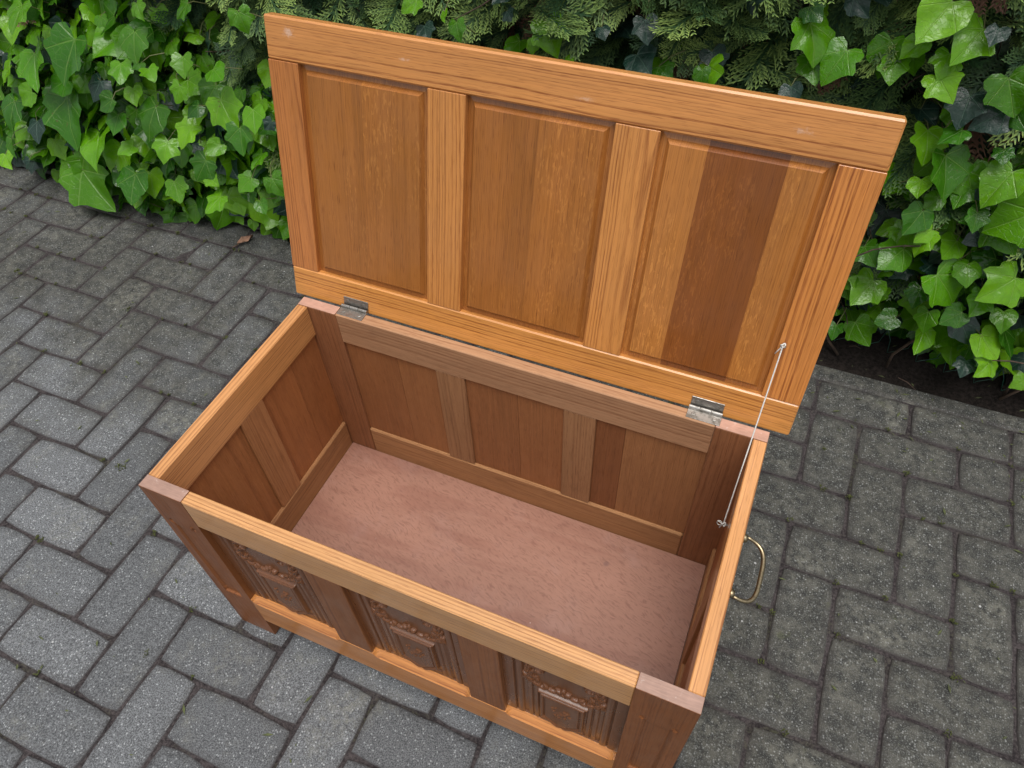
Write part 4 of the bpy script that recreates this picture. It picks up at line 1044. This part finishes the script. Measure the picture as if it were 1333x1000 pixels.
# creeping stems, brown and woody, behind the leaves
for root, x0, x1, n_ in ((ivyL, -2.6, -.1, 26), (ivyR, .8, 2.2, 20), (ivyM, -.05, .75, 8)):
    base = Vector(root.location); parts = []
    for _ in range(n_):
        p_ = Vector((rnd.uniform(x0, x1), rnd.uniform(1.12, 1.2), .0)); pts = [p_.copy()]; d = Vector((rnd.uniform(-.5, .5), -.15, 1)).normalized()
        for k in range(12):
            d = (d + Vector((rnd.gauss(0, .3), rnd.gauss(0, .12), rnd.gauss(.03, .2)))).normalized(); p_ = p_ + d * .05; p_.y = min(max(p_.y, 1.05), 1.25); pts.append(p_.copy())
        parts.append(tube_vf([q - base for q in pts], [.004 - .00022 * k for k in range(13)], 5))
    V, F = merge(parts); tag(link('creeping_stems', np_mesh('creeping_stems', V, F, True), M_TWIG, root), kind='stuff')

# ---- conifer hedge
hedge = tag(empty('conifer_hedge', (-0.2, 1.5, 0)), 'dark green clipped conifer hedge rising behind the ivy and the open lid', 'hedge')
hb = Vector(hedge.location)
def spray(seed):
    """flat fern-like conifer spray, about 1 long, in the XY plane: ribbons with serrated side shoots"""
    rs = random.Random(seed); V = []; F = []; tip = []
    def rib(p, d, L, w, bend, t0, t1, nz):
        n_ = 3; q = np.array(p, float); d = np.array(d, float); s = len(V)
        for k in range(n_ + 1):
            t = k / n_; ww = w * (1 - .75 * t ** 2)
            sd_ = np.array([-d[1], d[0], 0.0]); sd_ /= np.linalg.norm(sd_)
            V.append(tuple(q + sd_ * ww)); V.append(tuple(q - sd_ * ww)); tip.extend([t0 + (t1 - t0) * t] * 2)
            if k < n_:
                F.append([s + 2 * k, s + 2 * k + 1, s + 2 * k + 3, s + 2 * k + 2])
                d = d + np.array([-d[1], d[0], 0]) * bend / n_; d[2] += nz / n_; q = q + d / np.linalg.norm(d) * L / n_
        return q, d
    m = 11; p = np.zeros(3); d = np.array([0, 1.0, 0]); st = 1.0 / m
    for k in range(m):
        t = k / m
        q, d2 = rib(p, d, st * 1.15, 0.013, rs.uniform(-.08, .08), t * .4, t * .4 + .08, rs.uniform(-.03, .02) - .04)
        Lb = (0.46 * math.sin(math.pi * (0.22 + .70 * t)) + .05) * rs.uniform(.8, 1.1)
        for sg in (-1, 1):
            if rs.random() < .08: continue
            ang = sg * rs.uniform(.65, .9); bd = np.array([d[0] * math.cos(ang) - d[1] * math.sin(ang), d[0] * math.sin(ang) + d[1] * math.cos(ang), rs.uniform(-.12, .12)])
            nb = max(2, int(Lb / .075)); pp = p.copy() + d * rs.uniform(0, .04); bd2 = bd.copy()
            rib(pp, bd, Lb, 0.0145, -sg * .25, .35, .95, rs.uniform(-.1, .05))
            for b in range(nb):
                tt = (b + .6) / nb; c = pp + bd * (Lb * tt * .95)
                for s2 in (-1, 1):
                    a2 = s2 * rs.uniform(.45, .75); ed = np.array([bd[0] * math.cos(a2) - bd[1] * math.sin(a2), bd[0] * math.sin(a2) + bd[1] * math.cos(a2), bd[2] + rs.uniform(-.25, .25)])
                    rib(c, ed, .105 * (1.1 - .5 * tt) * rs.uniform(.8, 1.4), 0.0135, 0, .5, 1.0, 0)
        p = p + d * st; d = d + np.array([rs.uniform(-.06, .06), 0, -.02]); d /= np.linalg.norm(d)
    return np.array(V, dtype=np.float32), np.array(F, dtype=np.int32), np.array(tip, dtype=np.float32)
SP = [spray(500 + i) for i in range(9)]
VV = []; FF = []; TT = []; off = 0; cnt = 0
def add_spray(p_, d, nrm, L, r, dead):
    global off, cnt
    V, F, tip = SP[rnd.randrange(len(SP))]
    A = np.array(leaf_rot(nrm, d)) * L
    VV.append(V @ A.T + np.array(p_)); FF.append(F + off); off += len(V); cnt += 1
    TT.append(np.stack([np.full(len(V), r), tip, np.full(len(V), 1.0 if dead else 0.0)], 1))
for _ in range(2600):
    inview = rnd.random() < .66
    if inview: x = rnd.uniform(-1.9, 1.5); z = rnd.uniform(.30, 1.02)
    else: x = rnd.uniform(-3.2, 2.5); z = rnd.uniform(.05, 1.65)
    depth = rnd.random() ** 1.1 * .24
    y = 1.155 + depth + .03 * math.sin(x * 6 + z * 4) + .02 * math.sin(x * 17 + 2 * z)
    if z < .25: y += .05
    d = Vector((rnd.gauss(0, .55), -.70 + rnd.gauss(0, .25), rnd.gauss(.12, .45)))
    nrm = Vector((rnd.gauss(0, .45), -.55 + rnd.gauss(0, .3), .75))
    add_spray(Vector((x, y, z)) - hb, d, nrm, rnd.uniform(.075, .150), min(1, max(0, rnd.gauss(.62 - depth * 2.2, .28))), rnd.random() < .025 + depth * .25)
me = np_mesh('foliage', np.concatenate(VV), np.concatenate(FF), False)
at = me.attributes.new('tint', 'FLOAT_VECTOR', 'POINT'); at.data.foreach_set('vector', np.concatenate(TT).astype(np.float32).ravel())
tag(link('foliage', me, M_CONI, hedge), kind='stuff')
parts = []
for _ in range(420):
    p_ = Vector((rnd.uniform(-2.4, 1.9), rnd.uniform(1.22, 1.36), rnd.uniform(.02, 1.1))); d = Vector((rnd.gauss(0, .6), -.6, rnd.gauss(.2, .4))).normalized(); pts = [p_.copy()]
    for k in range(5): d = (d + Vector((rnd.gauss(0, .2), 0, rnd.gauss(0, .2)))).normalized(); p_ = p_ + d * .035; pts.append(p_.copy())
    parts.append(tube_vf([q - hb for q in pts], [.0026, .0023, .002, .0017, .0013, .001], 4))
V, F = merge(parts); tag(link('twigs', np_mesh('twigs', V, F, True), M_TWIG, hedge), kind='stuff')
# dense inner mass of the hedge
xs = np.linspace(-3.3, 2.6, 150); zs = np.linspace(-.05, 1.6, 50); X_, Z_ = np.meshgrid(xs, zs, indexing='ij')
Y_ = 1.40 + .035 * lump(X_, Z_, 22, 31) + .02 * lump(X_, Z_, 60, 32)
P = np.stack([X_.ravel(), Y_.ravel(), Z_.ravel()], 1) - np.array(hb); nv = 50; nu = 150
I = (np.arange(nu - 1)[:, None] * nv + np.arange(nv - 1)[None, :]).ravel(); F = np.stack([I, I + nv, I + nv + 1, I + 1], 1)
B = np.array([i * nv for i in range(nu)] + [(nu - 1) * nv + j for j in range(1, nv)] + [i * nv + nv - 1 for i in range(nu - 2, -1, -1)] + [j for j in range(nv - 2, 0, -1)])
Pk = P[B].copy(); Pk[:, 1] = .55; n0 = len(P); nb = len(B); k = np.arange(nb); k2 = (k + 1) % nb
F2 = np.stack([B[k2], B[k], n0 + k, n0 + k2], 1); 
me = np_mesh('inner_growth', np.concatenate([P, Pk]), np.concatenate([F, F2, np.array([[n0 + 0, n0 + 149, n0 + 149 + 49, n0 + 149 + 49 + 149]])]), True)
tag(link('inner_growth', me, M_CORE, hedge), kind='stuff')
for x in np.arange(-3.0, 2.5, .42):
    x = float(x) + rnd.uniform(-.08, .08); pts = [Vector((x, 1.42, -.05)), Vector((x + .01, 1.41, .5)), Vector((x - .01, 1.43, 1.0)), Vector((x, 1.42, 1.5))]
    V, F = tube_vf([q - hb for q in pts], [.022, .018, .014, .008], 8); link('trunk', np_mesh('trunk', V, F, True), M_TWIG, hedge)

# ---- green wire netting low at the foot of the ivy on the right
net = tag(empty('wire_netting', (1.15, 1.15, 0)), 'thin green wire netting bent along the soil under the right-hand ivy', 'wire netting')
nb_ = Vector(net.location); 
def wire(pts):
    V, F = tube_vf([Vector(q) - nb_ for q in pts], .0009, 5); link('wire', np_mesh('wire', V, F, True), M_WIRE, net)
x = .93; k = 0
while x < 1.62:
    j = lambda: rnd.uniform(-.006, .006)
    yb = 1.160 + .012 * math.sin(x * 9)
    z0 = .040 + .012 * math.sin(x * 13)
    wire([(x + j(), yb, z0 + .05), (x + .014, yb - .004, z0 + .022), (x + .022 + j(), yb - .012, z0 - .012), (x + .030, yb - .010, z0 - .006), (x + .058 + j(), yb - .004, z0 + .010)])
    wire([(x + .058, yb - .004, z0 + .010), (x + .064, yb, z0 + .05), (x + .046, yb + .004, z0 + .085), (x + .012, yb + .004, z0 + .088), (x, yb, z0 + .05)])
    x += .064

# ---- small things on the ground
def crumpled(name, loc, L, seed):
    rs = random.Random(seed); V = []; F = []; n_ = 7
    for i in range(n_ + 1):
        t = i / n_; w = L * .26 * math.sin(math.pi * (0.08 + .86 * t)) ** .7
        for s in (-1, -.5, 0, .5, 1):
            V.append((s * w * .7 + rs.uniform(-.0015, .0015), L * (t - .5) + rs.uniform(-.0015, .0015), .010 * abs(s) ** 1.3 + .004 * math.sin(t * 7 + s) + rs.uniform(0, .002)))
    for i in range(n_):
        for j in range(4): F.append([i * 5 + j, i * 5 + j + 1, i * 5 + 5 + j + 1, i * 5 + 5 + j])
    o = len(V)
    v2, f2 = tube_vf([(0, -L * .5, .004), (0.001, -L * .68, .006), (.004, -L * .85, .010)], [.0009, .0008, .0006], 5)
    V += v2; F += [[q + o for q in f] for f in f2]
    me = np_mesh(name, V, F, True)
    return me
tag(link('dry_leaf', crumpled('dry_leaf', (0, 0, 0), .052, 5), M_DEAD, None, (-.716, .975, .004), (0.1, 0.15, -.45)), 'curled pale brown dead leaf lying on dark pavers near the ivy', 'dead leaf')
VV = []; FF = []
for _ in range(900):
    if rnd.random() < .55: x, y = rnd.uniform(-2.3, 2.0), rnd.uniform(.85, 1.35)
    else: x, y = rnd.uniform(-2.2, 1.9), rnd.uniform(-.7, 1.0)
    if -.03 < x < .85 and -.03 < y < .46: continue
    zz = .002 if y < 1.08 else .008 + .05 * max(0, (y - 1.12) / .3) + .012
    a = rnd.uniform(0, 6.28); s = rnd.uniform(.0016, .0045); e = rnd.uniform(1.2, 3.0)
    b_ = len(VV)
    for (u, v, w) in ((-1, 0, 0), (0, -.6, .3), (1, 0, .1), (0, .6, .5)): VV.append((x + s * (u * e * math.cos(a) - v * math.sin(a)), y + s * (u * e * math.sin(a) + v * math.cos(a)), zz + s * w * .6))
    FF.append([b_, b_ + 1, b_ + 2, b_ + 3])
tag(link('leaf_litter', np_mesh('leaf_litter', VV, FF), M_FRAG), kind='stuff')
parts = []
for _ in range(90):
    x, y = rnd.uniform(-2.2, 2.0), rnd.uniform(1.10, 1.30); a = rnd.uniform(-.7, .7) + (math.pi / 2 if rnd.random() < .3 else 0); L = rnd.uniform(.02, .09)
    z = .012 + .05 * max(0, (y - 1.12) / .3)
    parts.append(tube_vf([(x, y, z), (x + L * .5 * math.cos(a), y + L * .5 * math.sin(a), z + .006), (x + L * math.cos(a), y + L * math.sin(a), z + .002)], [.0012, .001, .0006], 4))
V, F = merge(parts); tag(link('fallen_twigs', np_mesh('fallen_twigs', V, F), M_TWIG), kind='stuff')
# moss and tiny weeds in the joints
VV = []; FF = []
def tuft(x, y, s):
    for _ in range(16):
        a = rnd.uniform(0, 6.28); r = s * rnd.random() ** .5; px, py = x + r * math.cos(a), y + r * math.sin(a); b_ = len(VV); l_ = rnd.uniform(.002, .005); c = rnd.uniform(0, 6.28)
        dx, dy = math.cos(c) * l_, math.sin(c) * l_
        VV.extend([(px, py, -.003), (px + dx * .5 - dy * .35, py + dy * .5 + dx * .35, .001), (px + dx, py + dy, .0015), (px + dx * .5 + dy * .35, py + dy * .5 - dx * .35, .0012)])
        FF.append([b_, b_ + 1, b_ + 2, b_ + 3])
for _ in range(420):
    i, j = rnd.randint(-22, 16), rnd.randint(-4, 9); x, y = cellx(i) + rnd.uniform(-.004, .004), celly(j) + rnd.uniform(-.004, .004)
    if -.03 < x < .85 and -.03 < y < .46: continue
    if rnd.random() < .5: x += rnd.uniform(-.09, .09)
    if y < .3 and rnd.random() < .55: continue
    tuft(x, y, rnd.uniform(.003, .008))
tag(link('joint_moss', np_mesh('joint_moss', VV, FF), plain('moss', (0.085, 0.10, 0.025), 0.9, 200.0, 0.5)), kind='stuff')
print('sprays', cnt, 'objects', len(bpy.data.objects))
